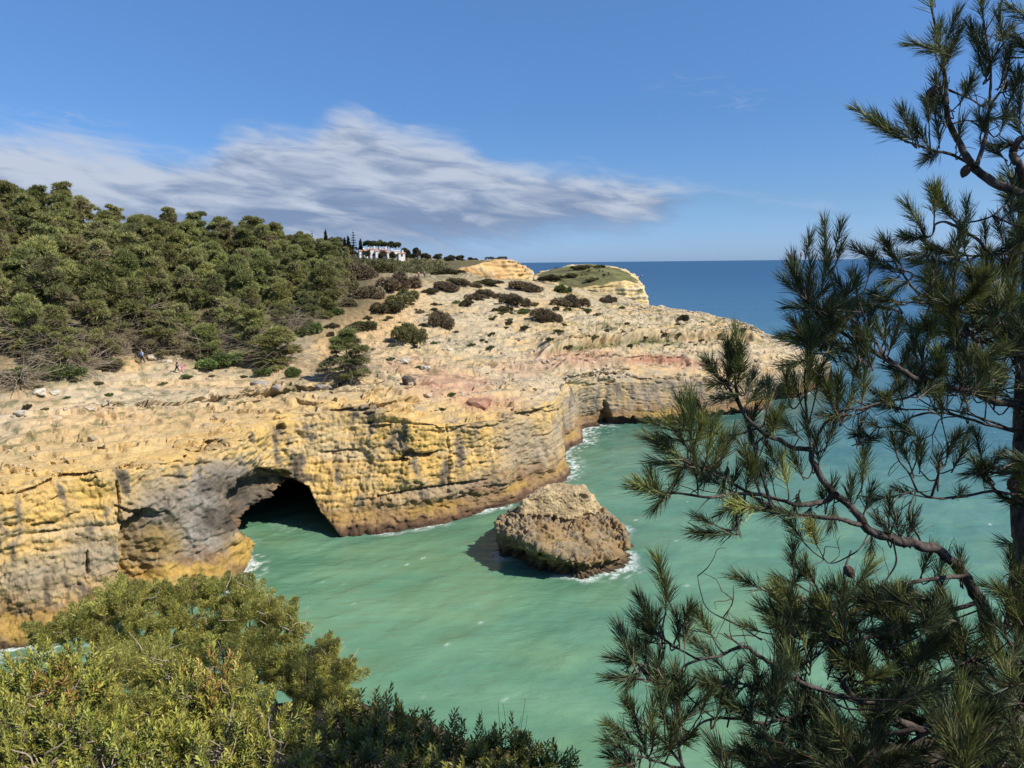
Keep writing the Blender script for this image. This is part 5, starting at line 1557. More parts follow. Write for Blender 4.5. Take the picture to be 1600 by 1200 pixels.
bush('juniper_bush', 'bush', 'tallest feathery juniper in the lower left, its right side hanging over the green cove',
     [(300,938,7.2,34,22),(350,935,7.2,38,26),(393,928,7.2,26,22),(385,970,7.0,36,26),(435,965,7.0,30,16),(470,988,6.9,18,8),(425,1002,6.9,38,24),(335,990,7.0,26,18),(300,1000,7.0,22,16),(300,1028,6.7,44,18),(350,1020,6.7,36,18)], 300, JS, nb(350, 6.5), .95, 702, bare=34)
bush('juniper_bush', 'bush', 'juniper ending the row of bushes, half shaded with a dark tip towards the cove',
     [(510,1040,6.5,26,34),(540,1058,6.5,14,18),(480,1080,6.3,38,36),(525,1092,6.3,22,26),(455,1050,6.5,34,30),(400,1045,6.6,44,26)], 250, JS, nb(480, 6.0), .95, 703, bare=22)
bush('juniper_bush', 'bush', 'juniper sprays pushing up through mastic leaves in the middle of the lower left',
     [(205,1062,5.6,52,30),(170,1120,5.0,44,34),(240,1050,5.8,34,22),(340,1150,5.0,50,36),(250,1130,5.0,34,30),(380,1090,5.6,40,26)], 290, JS, nb(240, 5.0), .85, 704, bare=14)
def redpick(cx, cy, rad, base):
    c0 = np.array([cx, cy])
    def f(rg, p):
        x, y, _ = project(p)
        if math.hypot(x - cx, y - cy) < rad * rg.uniform(.3, 1.2): return MS[3]
        return base[int(rg.integers(len(base)))]
    return f
bush('mastic_bush', 'bush', 'leathery yellow-green mastic bush filling the far left bottom, a few leaves turned orange',
     [(15,1075,4.7,60,34),(60,1062,4.8,60,34),(110,1050,4.9,36,28),(110,1085,4.7,52,36),(45,1115,4.5,70,40),(150,1085,4.8,30,30)], 265, MS, nb(60, 4.6), .95, 711, bare=16, kindpick=redpick(95, 1100, 45, [MS[0], MS[1], MS[4], MS[5]]))
bush('mastic_bush', 'bush', 'mastic bush with reddish orange leaves between the juniper sprays',
     [(275,1065,5.4,42,24),(325,1058,5.4,42,26),(300,1100,5.1,56,38),(360,1085,5.2,36,30),(275,1120,5.0,40,30),(350,1130,5.0,40,34)], 270, MS, nb(310, 5.0), .95, 712, bare=16, kindpick=redpick(335, 1070, 45, [MS[0], MS[1], MS[2], MS[5]]))
bush('mastic_bush', 'bush', 'deep green mastic foliage along the bottom edge at far left',
     [(30,1165,4.2,70,44),(110,1165,4.2,70,44),(180,1175,4.3,60,44),(60,1205,4.0,90,40),(160,1210,4.0,80,40)], 280, MS, nb(90, 4.1), .95, 713, bare=16, kindpick=lambda rg, p: [MS[0], MS[4], MD[0]][int(rg.integers(3))])
bush('mastic_bush', 'bush', 'green mastic foliage at the bottom edge below the reddish bush',
     [(270,1180,4.4,64,40),(350,1180,4.4,60,42),(420,1150,4.6,44,48),(430,1195,4.3,60,40),(290,1215,4.1,90,40)], 270, MS, nb(350, 4.2), .95, 714, bare=16, kindpick=lambda rg, p: [MS[0], MS[5], MD[1]][int(rg.integers(3))])
bush('mastic_bush', 'bush', 'dark shaded mastic bush just right of the half-shaded juniper',
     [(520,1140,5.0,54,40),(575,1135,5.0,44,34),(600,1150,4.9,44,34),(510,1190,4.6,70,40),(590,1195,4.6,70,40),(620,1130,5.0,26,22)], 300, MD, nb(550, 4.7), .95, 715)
bush('mastic_bush', 'bush', 'dark low mastic bush at the bottom centre edge under thin grass stems',
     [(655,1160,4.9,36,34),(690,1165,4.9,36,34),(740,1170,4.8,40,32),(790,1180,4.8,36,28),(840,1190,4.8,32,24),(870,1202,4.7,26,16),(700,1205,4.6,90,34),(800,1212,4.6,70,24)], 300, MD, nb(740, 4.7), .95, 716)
# a few thin grass stems standing out of the low bush
st = tag(empty('grass_clump', nb(790, 4.9)), 'few thin dry grass stems rising above the dark bush at bottom centre', 'grass')
b0 = np.array(st.location)
for (xa, ya, xb, yb) in [(752,1170,752,1108),(778,1170,778,1096),(790,1165,786,1100),(800,1170,815,1118),(806,1172,821,1090),(812,1172,824,1118),(770,1172,788,1130),(782,1170,803,1128),(709,1150,714,1112),(606,1140,603,1096),(590,1135,585,1080),(595,1135,594,1084),(655,1148,690,1130)]:
    p0, p1 = atd(xa, ya, 4.85), atd(xb, yb, 4.75)
    V, F = tubes([(smooth_path([p0, p0 * .5 + p1 * .5 + np.array([.01, 0, .01]), p1], 6) - b0, np.linspace(.0022, .0012, 6))], 4)
    link('stem', mesh_np('stem', V, F, True), M_TWIG, st)

# ================================================================== THE PINE AT THE RIGHT
M_PBARK = bark_material('pine_bark', (.030,.024,.021), (.125,.102,.088), 26.0, .8)
M_NEED = leaf_material('pine_needles', .5, .15, .012, .22, .25)
def needle_tuft(seed, n=120, L=.095, bright=0.0, length=.15):
    rg = np.random.default_rng(seed)
    t_ = rg.uniform(0, 1, n) ** .8; a = rg.uniform(0, 6.28, n)
    p = np.stack([.003 * np.cos(a), .003 * np.sin(a), length * t_], 1)
    op = rg.uniform(.30, .85, n) * (1.1 - .55 * t_)
    ax = unit(np.stack([np.sin(op) * np.cos(a), np.sin(op) * np.sin(a), np.cos(op)], 1) + .08 * rg.normal(size=(n, 3)))
    s = unit(np.cross(ax, rg.normal(size=(n, 3))))
    LL = L * rg.uniform(.7, 1.15, n)[:, None]; Wd = .00125
    bend = unit(np.cross(s, ax)) * LL * rg.uniform(-.10, .10, n)[:, None]
    v = np.stack([p - s * Wd * .8, p + s * Wd * .8, p + ax * LL * .55 + s * Wd + bend, p + ax * LL * .55 - s * Wd + bend, p + ax * LL], 1)
    i = np.arange(n)[:, None] * 5
    F = np.concatenate([i + np.array([[0, 1, 2]]), i + np.array([[0, 2, 3]]), i + np.array([[3, 2, 4]])])
    c = lerp(np.repeat(A(.040,.062,.028)[None], n, 0), A(.090,.118,.042), rg.random(n))
    if bright: c = lerp(c, A(.30,.32,.085), np.clip(bright * rg.uniform(.5, 1.2, n), 0, 1))  # sunlit highlights put into the needle colour of some tufts
    c = np.where((rg.random(n) < .03)[:, None], A(.22,.13,.06)[None], c)
    col = np.repeat(c[:, None], 5, 1).reshape(-1, 3)
    sv, sf = tubes([(np.array([[0, 0, -.02], [0, 0, length * .6], [0, 0, length + .006]]), np.array([.0032, .0030, .0022]))], 4)
    V = np.concatenate([v.reshape(-1, 3), sv]); b = n * 5
    F = np.concatenate([F, np.concatenate([sf[:, [0, 1, 2]], sf[:, [0, 2, 3]]]) + b])
    return V, F, np.concatenate([col, np.repeat(A(.15,.10,.07)[None], len(sv), 0)])
TUFT = [needle_tuft(800 + k, 112 + 10 * k, .078 + .004 * k, (0, 0, .25, 0, .55, 1.0)[k], .105 + .012 * k) for k in range(6)]
TME = []
for V, F, c in TUFT:
    m_ = mesh_np('needle_tuft', V, F); add_col(m_, 'tint', c); m_.materials.append(M_NEED); TME.append(m_)
BR = []     # every traced limb: pixels with their distance from the camera, thick to thin
def limb(pts, r0, r1, d0=None, d1=None, dens=0.0):
    if d0 is not None:
        q = np.array(pts, float); s = np.r_[0, np.cumsum(np.hypot(*np.diff(q, axis=0).T))]; s /= s[-1]
        rgl = np.random.default_rng(int(q.sum()) % 9999)
        pts = [(x, y, d0 + (d1 - d0) * t_ + .05 * rgl.normal()) for (x, y), t_ in zip(pts, s)]
    P3 = np.array([atd(*p) for p in pts])
    S = smooth_path(P3, max(10, len(pts) * 6))
    BR.append((S, np.linspace(r0, r1, len(S)), dens))
limb([(1650,1260,3.5),(1622,1090,3.5),(1610,930,3.5),(1604,800,3.5),(1602,690,3.5),(1607,560,3.5),(1610,430,3.45),(1602,300,3.4)], .098, .030)
limb([(1602,300),(1563,289),(1527,266),(1512,248),(1497,222),(1484,195),(1479,165),(1478,140),(1476,110),(1470,80),(1462,45),(1455,12)], .022, .004, 3.4, 3.3, 3)
limb([(1520,258),(1490,243),(1460,235),(1425,224),(1395,212)], .008, .003, 3.38, 3.2, 9)
limb([(1525,262),(1540,215),(1543,195),(1546,160),(1548,110),(1542,65),(1535,22)], .011, .003, 3.4, 3.45, 4)
limb([(1546,165),(1565,140),(1574,112),(1578,90)], .006, .003, 3.44, 3.5, 5)
limb([(1482,140),(1510,152),(1537,167)], .005, .003, 3.32, 3.4, 3)
limb([(1484,195),(1510,188),(1535,190)], .004, .003, 3.32, 3.4, 2)
limb([(1602,300),(1592,255),(1582,240),(1590,222),(1612,205),(1640,120),(1650,-40)], .020, .012, 3.4, 3.5, 2)
limb([(1583,300),(1565,325),(1545,340),(1515,347),(1492,345),(1480,333)], .006, .003, 3.4, 3.3, 2)
limb([(1606,392),(1570,396),(1545,393),(1530,375),(1505,360),(1475,346),(1462,350),(1455,368),(1425,375)], .010, .003, 3.42, 3.2, 3)
limb([(1570,396),(1520,400),(1480,392),(1450,400)], .006, .003, 3.4, 3.2, 7)
limb([(1607,560),(1560,542),(1525,528),(1505,510),(1490,488),(1478,468),(1468,445)], .018, .005, 3.5, 3.2, 8)
limb([(1490,488),(1460,470),(1432,455),(1408,425),(1392,398)], .008, .003, 3.3, 3.1, 6)
limb([(1460,470),(1425,473),(1388,470)], .006, .003, 3.25, 3.1, 7)
limb([(1560,542),(1550,500),(1560,460),(1575,430)], .010, .003, 3.45, 3.5, 9)
limb([(1606,640),(1560,628),(1520,612),(1490,605),(1450,600),(1420,585),(1385,560),(1350,540),(1315,518),(1290,505),(1268,478)], .020, .006, 3.5, 3.1, 3)
limb([(1350,540),(1330,500),(1312,470),(1300,440),(1292,412)], .007, .003, 3.2, 3.1, 6)
limb([(1300,512),(1275,490),(1258,460),(1245,430)], .006, .003, 3.12, 3.05, 7)
limb([(1385,560),(1362,522),(1346,482),(1338,455)], .006, .003, 3.22, 3.1, 6)
limb([(1350,540),(1300,536),(1262,538)], .006, .003, 3.2, 3.1, 5)
limb([(1450,600),(1420,620),(1380,628),(1340,640),(1310,650)], .007, .003, 3.3, 3.2, 7)
limb([(1590,1080,3.5),(1555,1000,3.45),(1530,940,3.4),(1510,900,3.35),(1480,868,3.3),(1440,850,3.25),(1395,842,3.22),(1360,828,3.2),(1335,800,3.2),(1308,772,3.2),(1280,745,3.2),(1268,722,3.2),(1270,700,3.2)], .032, .012)
limb([(1308,772),(1290,782),(1255,788),(1215,782),(1185,772),(1150,772),(1105,776),(1060,770),(1022,768)], .013, .004, 3.2, 2.95, 4)
limb([(1345,822),(1300,808),(1240,803),(1205,790),(1165,770),(1120,742),(1080,722),(1048,705)], .012, .004, 3.2, 3.0, 7)
limb([(1270,700),(1240,700),(1215,688),(1185,670),(1165,650),(1150,625),(1135,600),(1116,582)], .012, .004, 3.2, 3.0, 5)
limb([(1165,650),(1150,612),(1150,585),(1150,565)], .006, .003, 3.05, 3.0, 6)
limb([(1268,705),(1262,660),(1258,620),(1257,585),(1264,550)], .007, .003, 3.2, 3.1, 7)
limb([(1270,700),(1290,660),(1320,640),(1350,640),(1390,620)], .007, .003, 3.2, 3.3, 8)
limb([(1185,670),(1140,680),(1100,672),(1072,672)], .006, .003, 3.1, 2.95, 9)
limb([(1205,790),(1190,740),(1180,700),(1200,675)], .006, .003, 3.1, 3.1, 7)
limb([(1165,770),(1160,800),(1150,825),(1130,830),(1110,835)], .005, .003, 3.1, 3.0, 4)
limb([(1606,672),(1550,665),(1500,650),(1470,645),(1430,650),(1400,665),(1370,668)], .009, .003, 3.5, 3.3, 3)
limb([(1600,682),(1540,655),(1490,642),(1440,640),(1400,640)], .007, .003, 3.5, 3.4, 3)
limb([(1500,650),(1470,655),(1455,680),(1425,690)], .004, .002, 3.4, 3.35)
limb([(1600,795),(1565,775),(1548,755),(1540,738)], .011, .004, 3.45, 3.3, 3)
limb([(1600,778),(1550,768),(1500,776),(1455,777),(1435,768),(1410,772),(1385,780)], .008, .003, 3.45, 3.25, 2)
limb([(1455,777),(1468,735),(1472,712),(1492,690)], .006, .003, 3.35, 3.3, 4)
limb([(1435,768),(1420,740),(1405,720),(1398,700)], .005, .003, 3.3, 3.3, 4)
limb([(1410,772),(1395,790),(1400,815),(1380,830)], .004, .002, 3.25, 3.2)
limb([(1360,828),(1340,860),(1300,880),(1275,850)], .004, .002, 3.2, 3.1, 2)
limb([(1395,842),(1400,880),(1380,920),(1400,960)], .005, .002, 3.2, 3.1, 3)
limb([(1440,850),(1420,800),(1430,770)], .005, .003, 3.25, 3.3)
limb([(1330,860),(1318,900),(1325,940),(1310,970)], .004, .002, 3.15, 3.1)
limb([(1605,1120,3.2),(1545,1142,3.0),(1470,1135,2.95),(1430,1138,2.9),(1385,1110,2.9),(1335,1092,2.9),(1318,1065,2.9),(1325,1042,2.9),(1347,1028,2.9)], .022, .008)
limb([(1335,1092),(1270,1075),(1235,1060),(1200,1035),(1175,1018),(1160,1010),(1140,1017),(1123,1026),(1095,1030),(1070,1040),(1058,1056)], .011, .004, 2.9, 2.75, 1)
limb([(1160,1010),(1145,1000),(1132,990)], .005, .003, 2.8, 2.78)
limb([(1092,1030),(1075,1022),(1052,1008),(1028,990),(1012,965)], .005, .003, 2.76, 2.72, 6)
limb([(1058,1056),(1022,1062),(1002,1046),(986,1020)], .005, .003, 2.75, 2.7, 6)
limb([(1052,1008),(1062,985),(1072,968)], .004, .003, 2.74, 2.72, 4)
limb([(1430,1138),(1340,1150),(1290,1125),(1240,1120),(1190,1130),(1140,1122),(1100,1128),(1075,1150)], .010, .004, 2.9, 2.75, 4)
limb([(1075,1230),(1062,1180),(1058,1120),(1062,1085)], .009, .004, 2.75, 2.7, 7)
limb([(1065,1195),(1030,1150),(1002,1130),(985,1112)], .006, .003, 2.75, 2.65, 6)
limb([(1062,1200),(1010,1185),(975,1175)], .006, .003, 2.75, 2.6, 8)
limb([(1235,1060),(1200,1075),(1160,1068),(1120,1075)], .005, .003, 2.85, 2.8, 9)
limb([(1510,900),(1450,905),(1390,920),(1340,935),(1290,940),(1230,930)], .010, .004, 3.3, 3.0, 9)
limb([(1530,940),(1470,960),(1400,985),(1330,1000),(1270,1000),(1215,985)], .010, .004, 3.3, 2.95, 10)
limb([(1555,1000),(1500,1040),(1430,1060),(1380,1060)], .010, .004, 3.35, 3.0, 10)
limb([(1600,1050),(1570,980),(1585,930),(1580,890)], .010, .004, 3.3, 3.1, 10)
limb([(1600,1130),(1560,1180),(1500,1190)], .010, .004, 2.9, 2.7, 10)
limb([(1470,1135),(1400,1170),(1330,1185),(1260,1190)], .009, .004, 2.9, 2.7, 9)
limb([(1190,1000),(1150,975),(1110,955),(1095,925),(1090,900)], .004, .0015, 2.95, 2.9)
limb([(1130,965),(1145,940),(1146,915)], .003, .0015, 2.93, 2.9)

pine_base = np.array([2.72, 3.45, float(near_z(0, 3.45)) - .1])
pine = tag(empty('pine_tree', pine_base), 'big foreground pine down the right edge with long needles and dark twisting limbs', 'pine tree')
for k, (S, r, dn) in enumerate(BR):
    wob_ = fbm(S * 9, 2, 400 + k)[:, None] * r[:, None] * .8
    V, F = tubes([(S + wob_ - pine_base, r * (1 + .18 * fbm(S * 14, 2, 500 + k)))], 9 if r[0] > .02 else 6)
    link('trunk' if k == 0 else 'branch', mesh_np('trunk' if k == 0 else 'branch', V, F, True), M_PBARK, pine)
allb = np.concatenate([b[0] for b in BR]); 
rg = np.random.default_rng(901)
tufts = []       # position of the base, axis, size, kind
twig_paths = []
def add_tuft(base, axis, s=1.0, kind=None):
    axis = unit(np.asarray(axis, float)[None])[0]
    if kind is None: kind = int(rg.choice(6, p=[.22, .2, .2, .16, .14, .08]))
    tufts.append((np.asarray(base), axis, s, kind))
UP = np.array([0, 0, 1.0])
for S, r, dn in BR:
    if dn <= 0: continue
    seg = np.linalg.norm(np.diff(S, axis=0), axis=1); cum = np.r_[0, np.cumsum(seg)]; L = cum[-1]
    T = unit(np.gradient(S, axis=0))
    add_tuft(S[-1] - T[-1] * .03, T[-1] + UP * .25, rg.uniform(.9, 1.1))
    n = int(dn * L * .9 + rg.random())
    for _ in range(n):
        t_ = rg.uniform(.25, .97) * L; i = min(np.searchsorted(cum, t_), len(S) - 1)
        side = rg.normal(size=3); side -= T[i] * (side @ T[i]); side = unit(side[None])[0]
        dr = unit((T[i] * .8 + side * .9 + UP * .45)[None])[0]
        ln = rg.uniform(.03, .16)
        e_ = S[i] + dr * ln
        ax = unit((dr + UP * .35 + T[i] * .3)[None])[0]
        if ln > .03: twig_paths.append((smooth_path([S[i], S[i] * .5 + e_ * .5 - UP * .008, e_], 5), np.linspace(.0035, .0028, 5)))
        add_tuft(e_, ax, rg.uniform(.75, 1.1))
def tuft_px(px, py, d, dx, dy, s=1.0, kind=None):
    """a traced tuft: its middle in the picture and the way it points; joined by a twig to the nearest limb"""
    m_ = d / F_PX
    ax = unit((RM @ np.array([dx, -dy, rg.normal() * .35]))[None])[0]
    base = atd(px, py, d) - ax * .09 * s
    j = np.argmin(((allb - base) ** 2).sum(1) + 0)
    q = allb[j]
    if np.linalg.norm(q - base) > .02:
        mid_ = q * .5 + base * .5 - UP * .02 + rg.normal(size=3) * .012 - ax * .02
        twig_paths.append((smooth_path([q, mid_, base], 7), np.linspace(.0042, .003, 7)))
    add_tuft(base, ax, s, kind)
for q in [
 (1462,60,3.3,.15,-1,1.1,2),(1450,75,3.3,-.9,-.5,1.0,4),(1475,95,3.3,.3,-1,1,2),(1465,135,3.3,-.6,-.7,1,2),(1462,160,3.3,-.8,-.4,.9,0),(1490,35,3.3,.2,-1,1,2),(1495,60,3.3,.3,-1,1,2),
 (1535,55,3.45,0,-1,1.15,1),(1540,90,3.45,-.1,-1,1.1,0),(1528,85,3.45,-.5,-.8,1,0),(1555,85,3.45,.4,-.9,1,1),(1572,95,3.5,.2,-1,1.1,0),(1592,20,3.1,-.6,-.5,1.1,2),(1595,70,3.2,-.4,-.6,1,0),(1590,120,3.5,0,-1,1,1),(1592,160,3.5,0,-1,1,3),
 (1400,205,3.2,-.9,-.4,1.05,0),(1428,195,3.25,-.3,-.9,1,0),(1435,205,3.25,-.6,-.8,1,1),(1465,195,3.3,-.2,-1,1,0),(1460,170,3.3,-.4,-1,1,3),(1503,195,3.35,.2,-1,1,0),(1530,185,3.4,-.2,-.9,1,1),(1540,185,3.4,.3,-.8,1,0),(1570,180,3.45,.3,-.9,1,3),(1448,250,3.25,-.9,.5,.9,0),(1560,228,3.45,-.8,.1,1,1),(1545,230,3.45,-.6,-.6,1,0),(1575,225,3.5,-.5,-.5,1,0),
 (1480,328,3.3,-.7,-.4,.95,2),(1510,328,3.35,.1,-1,.95,2),(1420,372,3.2,-.9,.1,1,1),(1440,360,3.2,-.3,-.9,.9,0),(1505,365,3.3,-.2,-1,.9,0),(1538,355,3.3,0,-1,.9,0),(1560,350,3.4,-.2,-1,1,1),(1580,340,3.4,-.5,-.8,1.1,0),(1590,370,3.4,-.7,-.4,1.1,1),(1470,392,3.2,-.7,-.3,.9,0),(1490,385,3.25,0,-1,.9,0),
 (1390,390,3.1,-.5,-.9,1.05,2),(1380,415,3.1,-.9,-.2,1,0),(1385,440,3.1,-.9,.3,1,0),(1395,455,3.1,-.7,.5,1,0),(1470,455,3.2,-.4,-.9,1.15,4),(1490,445,3.25,.1,-1,1.1,4),(1515,440,3.3,.2,-1,1.15,2),(1545,435,3.35,.3,-.9,1.1,4),(1460,480,3.2,-.8,-.4,1.1,4),(1480,490,3.2,-.5,-.7,1.1,5),(1570,440,3.4,.3,-.8,1.1,2),(1585,480,3.4,.2,-.9,1.1,1),(1530,470,3.3,.2,-1,1.1,2),(1555,480,3.35,.3,-.8,1.1,0),
 (1240,425,3.05,-.3,-1,1.15,1),(1228,440,3.05,-.6,-.8,1,0),(1290,415,3.1,.1,-1,1.05,1),(1262,450,3.08,0,-1,1.1,0),(1243,480,3.05,-.9,-.2,1.05,1),(1270,480,3.08,-.5,-.7,1.1,0),(1300,465,3.1,.5,-.8,1.05,0),(1332,450,3.1,.5,-.9,1.1,1),(1335,480,3.15,.4,-.8,1,0),(1285,500,3.1,0,-1,1.1,2),(1265,510,3.1,-.4,-.7,1.1,0),(1360,500,3.15,0,-1,1,1),(1310,500,3.1,.2,-1,1,2),(1255,525,3.1,-.8,-.3,1,0),(1385,500,3.2,-.1,-1,1.05,0),(1400,520,3.2,.1,-1,1.05,2),(1425,530,3.25,-.2,-1,1.05,0),(1440,560,3.3,0,-1,1.1,2),(1470,560,3.3,.1,-1,1.1,2),(1500,570,3.3,.1,-1,1.1,0),(1530,570,3.4,.2,-1,1.1,0),(1560,590,3.4,.1,-1,1.1,2),
 (1265,560,3.1,.1,-1,1.15,5),(1262,590,3.1,-.1,-1,1,5),(1280,575,3.12,.4,-.8,1,2),(1340,570,3.2,0,-1,1,4),(1350,600,3.2,.1,-1,1.05,4),(1405,600,3.25,0,-1,1,2),
 (1110,572,3.0,-.6,-.8,1,0),(1140,560,3.0,0,-1,1.1,0),(1150,565,3.0,.2,-1,1,1),(1118,600,3.0,-.9,.1,1,0),(1125,622,3.02,-.9,.2,1,0),(1175,590,3.05,.5,-.9,1,1),(1185,610,3.05,.7,-.7,1,2),(1200,620,3.1,.3,-.9,1,4),(1230,605,3.1,-.3,-.8,1,4),(1180,640,3.1,.2,-1,1,0),(1290,610,3.15,-.3,-.9,1.1,2),(1310,620,3.2,0,-1,1.1,0),(1330,620,3.2,.4,-.8,1.05,2),
 (1078,655,2.95,-.1,-1,1.15,5),(1060,680,2.95,-.6,-.7,1.1,5),(1040,700,2.95,-.8,-.5,1.1,4),(1090,680,2.97,.1,-1,1.1,5),(1110,690,3.0,.2,-.9,1.1,5),(1040,725,2.97,-.9,-.1,1.1,2),(1060,735,3.0,-.7,.3,1.05,0),(1085,720,3.0,-.2,-1,1.1,2),(1120,710,3.0,.3,-1,1,4),(1140,690,3.02,.4,-.8,1.05,2),(1105,745,3.0,-.4,.5,1,0),(1130,760,3.05,-.2,.8,1,0),(1150,740,3.05,.2,-.9,1,0),(1005,765,2.95,-.9,-.2,1.05,2),(1020,750,2.95,-.4,-.9,1,2),(1030,785,2.95,-.5,.8,.9,2),(1057,752,2.97,.3,-.9,.8,0),(1170,745,3.05,.1,-1,1,4),(1225,735,3.1,0,-1,1,5),(1240,715,3.15,-.4,-.8,1.05,1),(1200,700,3.1,-.4,-.8,1.05,0),(1275,690,3.2,-.1,-1,1.1,0),(1260,660,3.2,0,-1,1.1,0),(1300,670,3.2,.4,-.9,1.05,1),(1225,660,3.1,-.6,-.6,1,0),(1130,800,3.05,-.6,.5,1,0),(1150,790,3.1,0,.9,.9,0),(1115,835,3.0,-.9,.1,1,0),(1150,815,3.05,-.2,.9,1,0),
 (1240,800,3.15,-.2,.9,.95,0),(1265,815,3.15,-.4,.7,1,0),(1300,815,3.18,-.2,.8,.95,1),(1330,760,3.2,.1,-1,1.05,1),(1300,760,3.2,.1,-1,1,0),(1285,770,3.2,-.3,-.9,.9,0),(1345,665,3.25,.2,-.8,1,0),(1340,680,3.25,-.7,-.1,.9,0),(1365,685,3.25,.7,-.3,.9,1),(1405,665,3.3,-.6,-.5,1,1),(1415,672,3.3,.1,-.9,.95,2),(1350,730,3.25,.2,-1,1.05,4),(1410,700,3.3,-.5,-.9,1,0),(1440,705,3.3,0,-1,1,0),(1465,715,3.3,.2,-1,.95,0),(1490,690,3.3,.1,-1,1.05,0),(1505,705,3.3,.3,-.9,1.05,0),(1525,725,3.3,-.5,-.8,1.1,0),(1520,740,3.3,-.7,.4,1.05,0),(1535,745,3.3,.2,.9,.9,0),(1560,715,3.4,.3,-.7,1,0),(1360,770,3.2,.2,-.9,1,0),(1390,785,3.2,0,-1,.95,0),(1400,815,3.25,-.3,-.9,1.1,0),(1425,815,3.25,.2,-1,1.1,1),(1375,815,3.2,-.5,-.8,1,0),(1450,870,3.3,.4,-.9,1,2),(1470,890,3.3,.6,-.7,1.1,4),(1500,880,3.3,.1,-1,1,2),(1245,885,3.1,-.6,-.8,.95,0),(1220,905,3.1,-.8,-.3,1,0),(1250,900,3.1,.4,-.9,.9,1),(1360,860,3.2,-.1,.9,.9,0),
 (1010,955,2.72,-.4,-.9,1.1,0),(1000,975,2.72,-.6,-.6,1,1),(1025,965,2.72,.1,-1,1,0),(1058,970,2.72,-.1,-1,1,0),(1075,970,2.72,.4,-.9,1.05,0),(975,1005,2.7,-.4,-.9,1.05,0),(965,1030,2.7,-.9,-.2,1,0),(990,1020,2.7,.2,-.9,1,1),(960,1060,2.68,-.9,.1,1.05,0),(985,1065,2.7,-.5,.4,.9,0),(1030,1025,2.74,.1,-1,1,0),(1015,1020,2.72,-.4,-.8,.9,0),(1055,1065,2.75,.1,-1,1.05,2),(1040,1080,2.75,-.5,-.6,1,4),(1075,1075,2.75,.4,-.9,1,0),(1085,1105,2.75,.6,-.5,1,0),(1060,1105,2.72,0,-1,1,0),(990,1115,2.65,-.3,-.9,1.05,2),(1020,1115,2.67,.1,-1,1,2),(970,1150,2.62,-.7,-.5,1,0),(1000,1150,2.65,-.3,-.8,1,0),(960,1185,2.6,-.7,-.5,1,0),(985,1190,2.62,-.2,-1,1,0),(1080,1150,2.7,.3,-.8,1,0),(1155,1045,2.85,.1,-1,.75,0),(1120,1070,2.82,-.3,-.9,1,0),(1105,1065,2.8,-.6,-.5,1,0),(1145,1080,2.82,.2,-.8,1,0),(1260,1080,2.9,-.2,-1,1.1,0),(1225,950,3.0,-.5,-.8,1.1,4),(1200,960,3.0,-.7,-.6,1.1,2),(1250,975,3.0,-.1,-1,1.1,5),(1280,980,3.0,.1,-1,1.1,4),(1230,1000,3.0,-.4,-.8,1.1,2),(1500,1110,2.5,-.1,-1,1.2,4),(1520,1120,2.5,.4,-.9,1.1,2),(1490,1165,2.3,-.4,-.9,1.2,4),(1510,1180,2.3,.2,-1,1.2,4),(1580,950,3.2,-.1,-1,1.1,4),(1590,1000,3.2,0,-1,1.1,2),
]: tuft_px(*q)
# fill the thick parts of the crown
def fill(poly_, n, d0, d1, kinds=None):
    pp = np.array(poly_, float); k = 0
    while k < n:
        x = rg.uniform(pp[:, 0].min(), pp[:, 0].max()); y = rg.uniform(pp[:, 1].min(), pp[:, 1].max())
        if inpoly(np.array([x]), np.array([y]), poly_)[0] < 0: continue
        tuft_px(x, y, rg.uniform(d0, d1), rg.normal() * .7 - .15, -abs(rg.normal()) - .1, rg.uniform(.9, 1.2), kinds if kinds is None else int(rg.choice(kinds))); k += 1
fill([(1200,960),(1260,920),(1330,905),(1420,915),(1500,930),(1600,900),(1600,1080),(1330,1080),(1230,1040)], 120, 2.8, 3.6)
fill([(1290,1080),(1600,1060),(1620,1210),(1100,1210),(1180,1150)], 135, 2.4, 3.3, [0, 0, 1, 3, 3, 2])
fill([(1570,40),(1610,40),(1610,560),(1560,540),(1560,400),(1585,250)], 36, 3.2, 3.8)
fill([(1400,500),(1610,490),(1610,660),(1500,640),(1420,600)], 48, 3.1, 3.8)
fill([(1430,420),(1580,410),(1600,540),(1500,500)], 22, 3.1, 3.5, [0, 1, 2, 4, 5])
fill([(1230,430),(1340,440),(1400,540),(1290,550),(1240,520)], 22, 3.0, 3.3, [0, 1, 2, 0])
fill([(1570,700),(1610,700),(1610,900),(1590,900)], 10, 3.2, 3.8)
fill([(1100,1080),(1220,1060),(1260,1110),(1180,1130)], 14, 2.7, 2.9, [0, 3])
# the half of the crown that reaches out of the picture to the right and above
NT_IN = len(tufts)
lim_r = []
for k in range(16):
    h0 = rg.uniform(22.6, 24.9); j = np.argmin(np.abs(BR[0][0][:, 2] - h0)); p0 = BR[0][0][j]
    a = rg.uniform(-1.5, .75); L = rg.uniform(1.2, 2.6)
    q = [p0]; dr = np.array([math.cos(a), math.sin(a), .08])
    for s in range(5):
        dr = unit((dr + .3 * rg.normal(size=3) + np.array([0, 0, -.02]))[None])[0]; q.append(q[-1] + dr * L / 5)
    S = smooth_path(q, 24); lim_r.append((S, np.linspace(.022, .005, 24)))
top3 = atd(1650, -40, 3.5)
for k in range(3):
    q = [top3 - UP * rg.uniform(0, .8)]; a = rg.uniform(-1.6, -.3); dr = np.array([math.cos(a), math.sin(a), .5])
    for s in range(5):
        dr = unit((dr + .3 * rg.normal(size=3))[None])[0]; q.append(q[-1] + dr * .32)
    lim_r.append((smooth_path(q, 24), np.linspace(.018, .005, 24)))
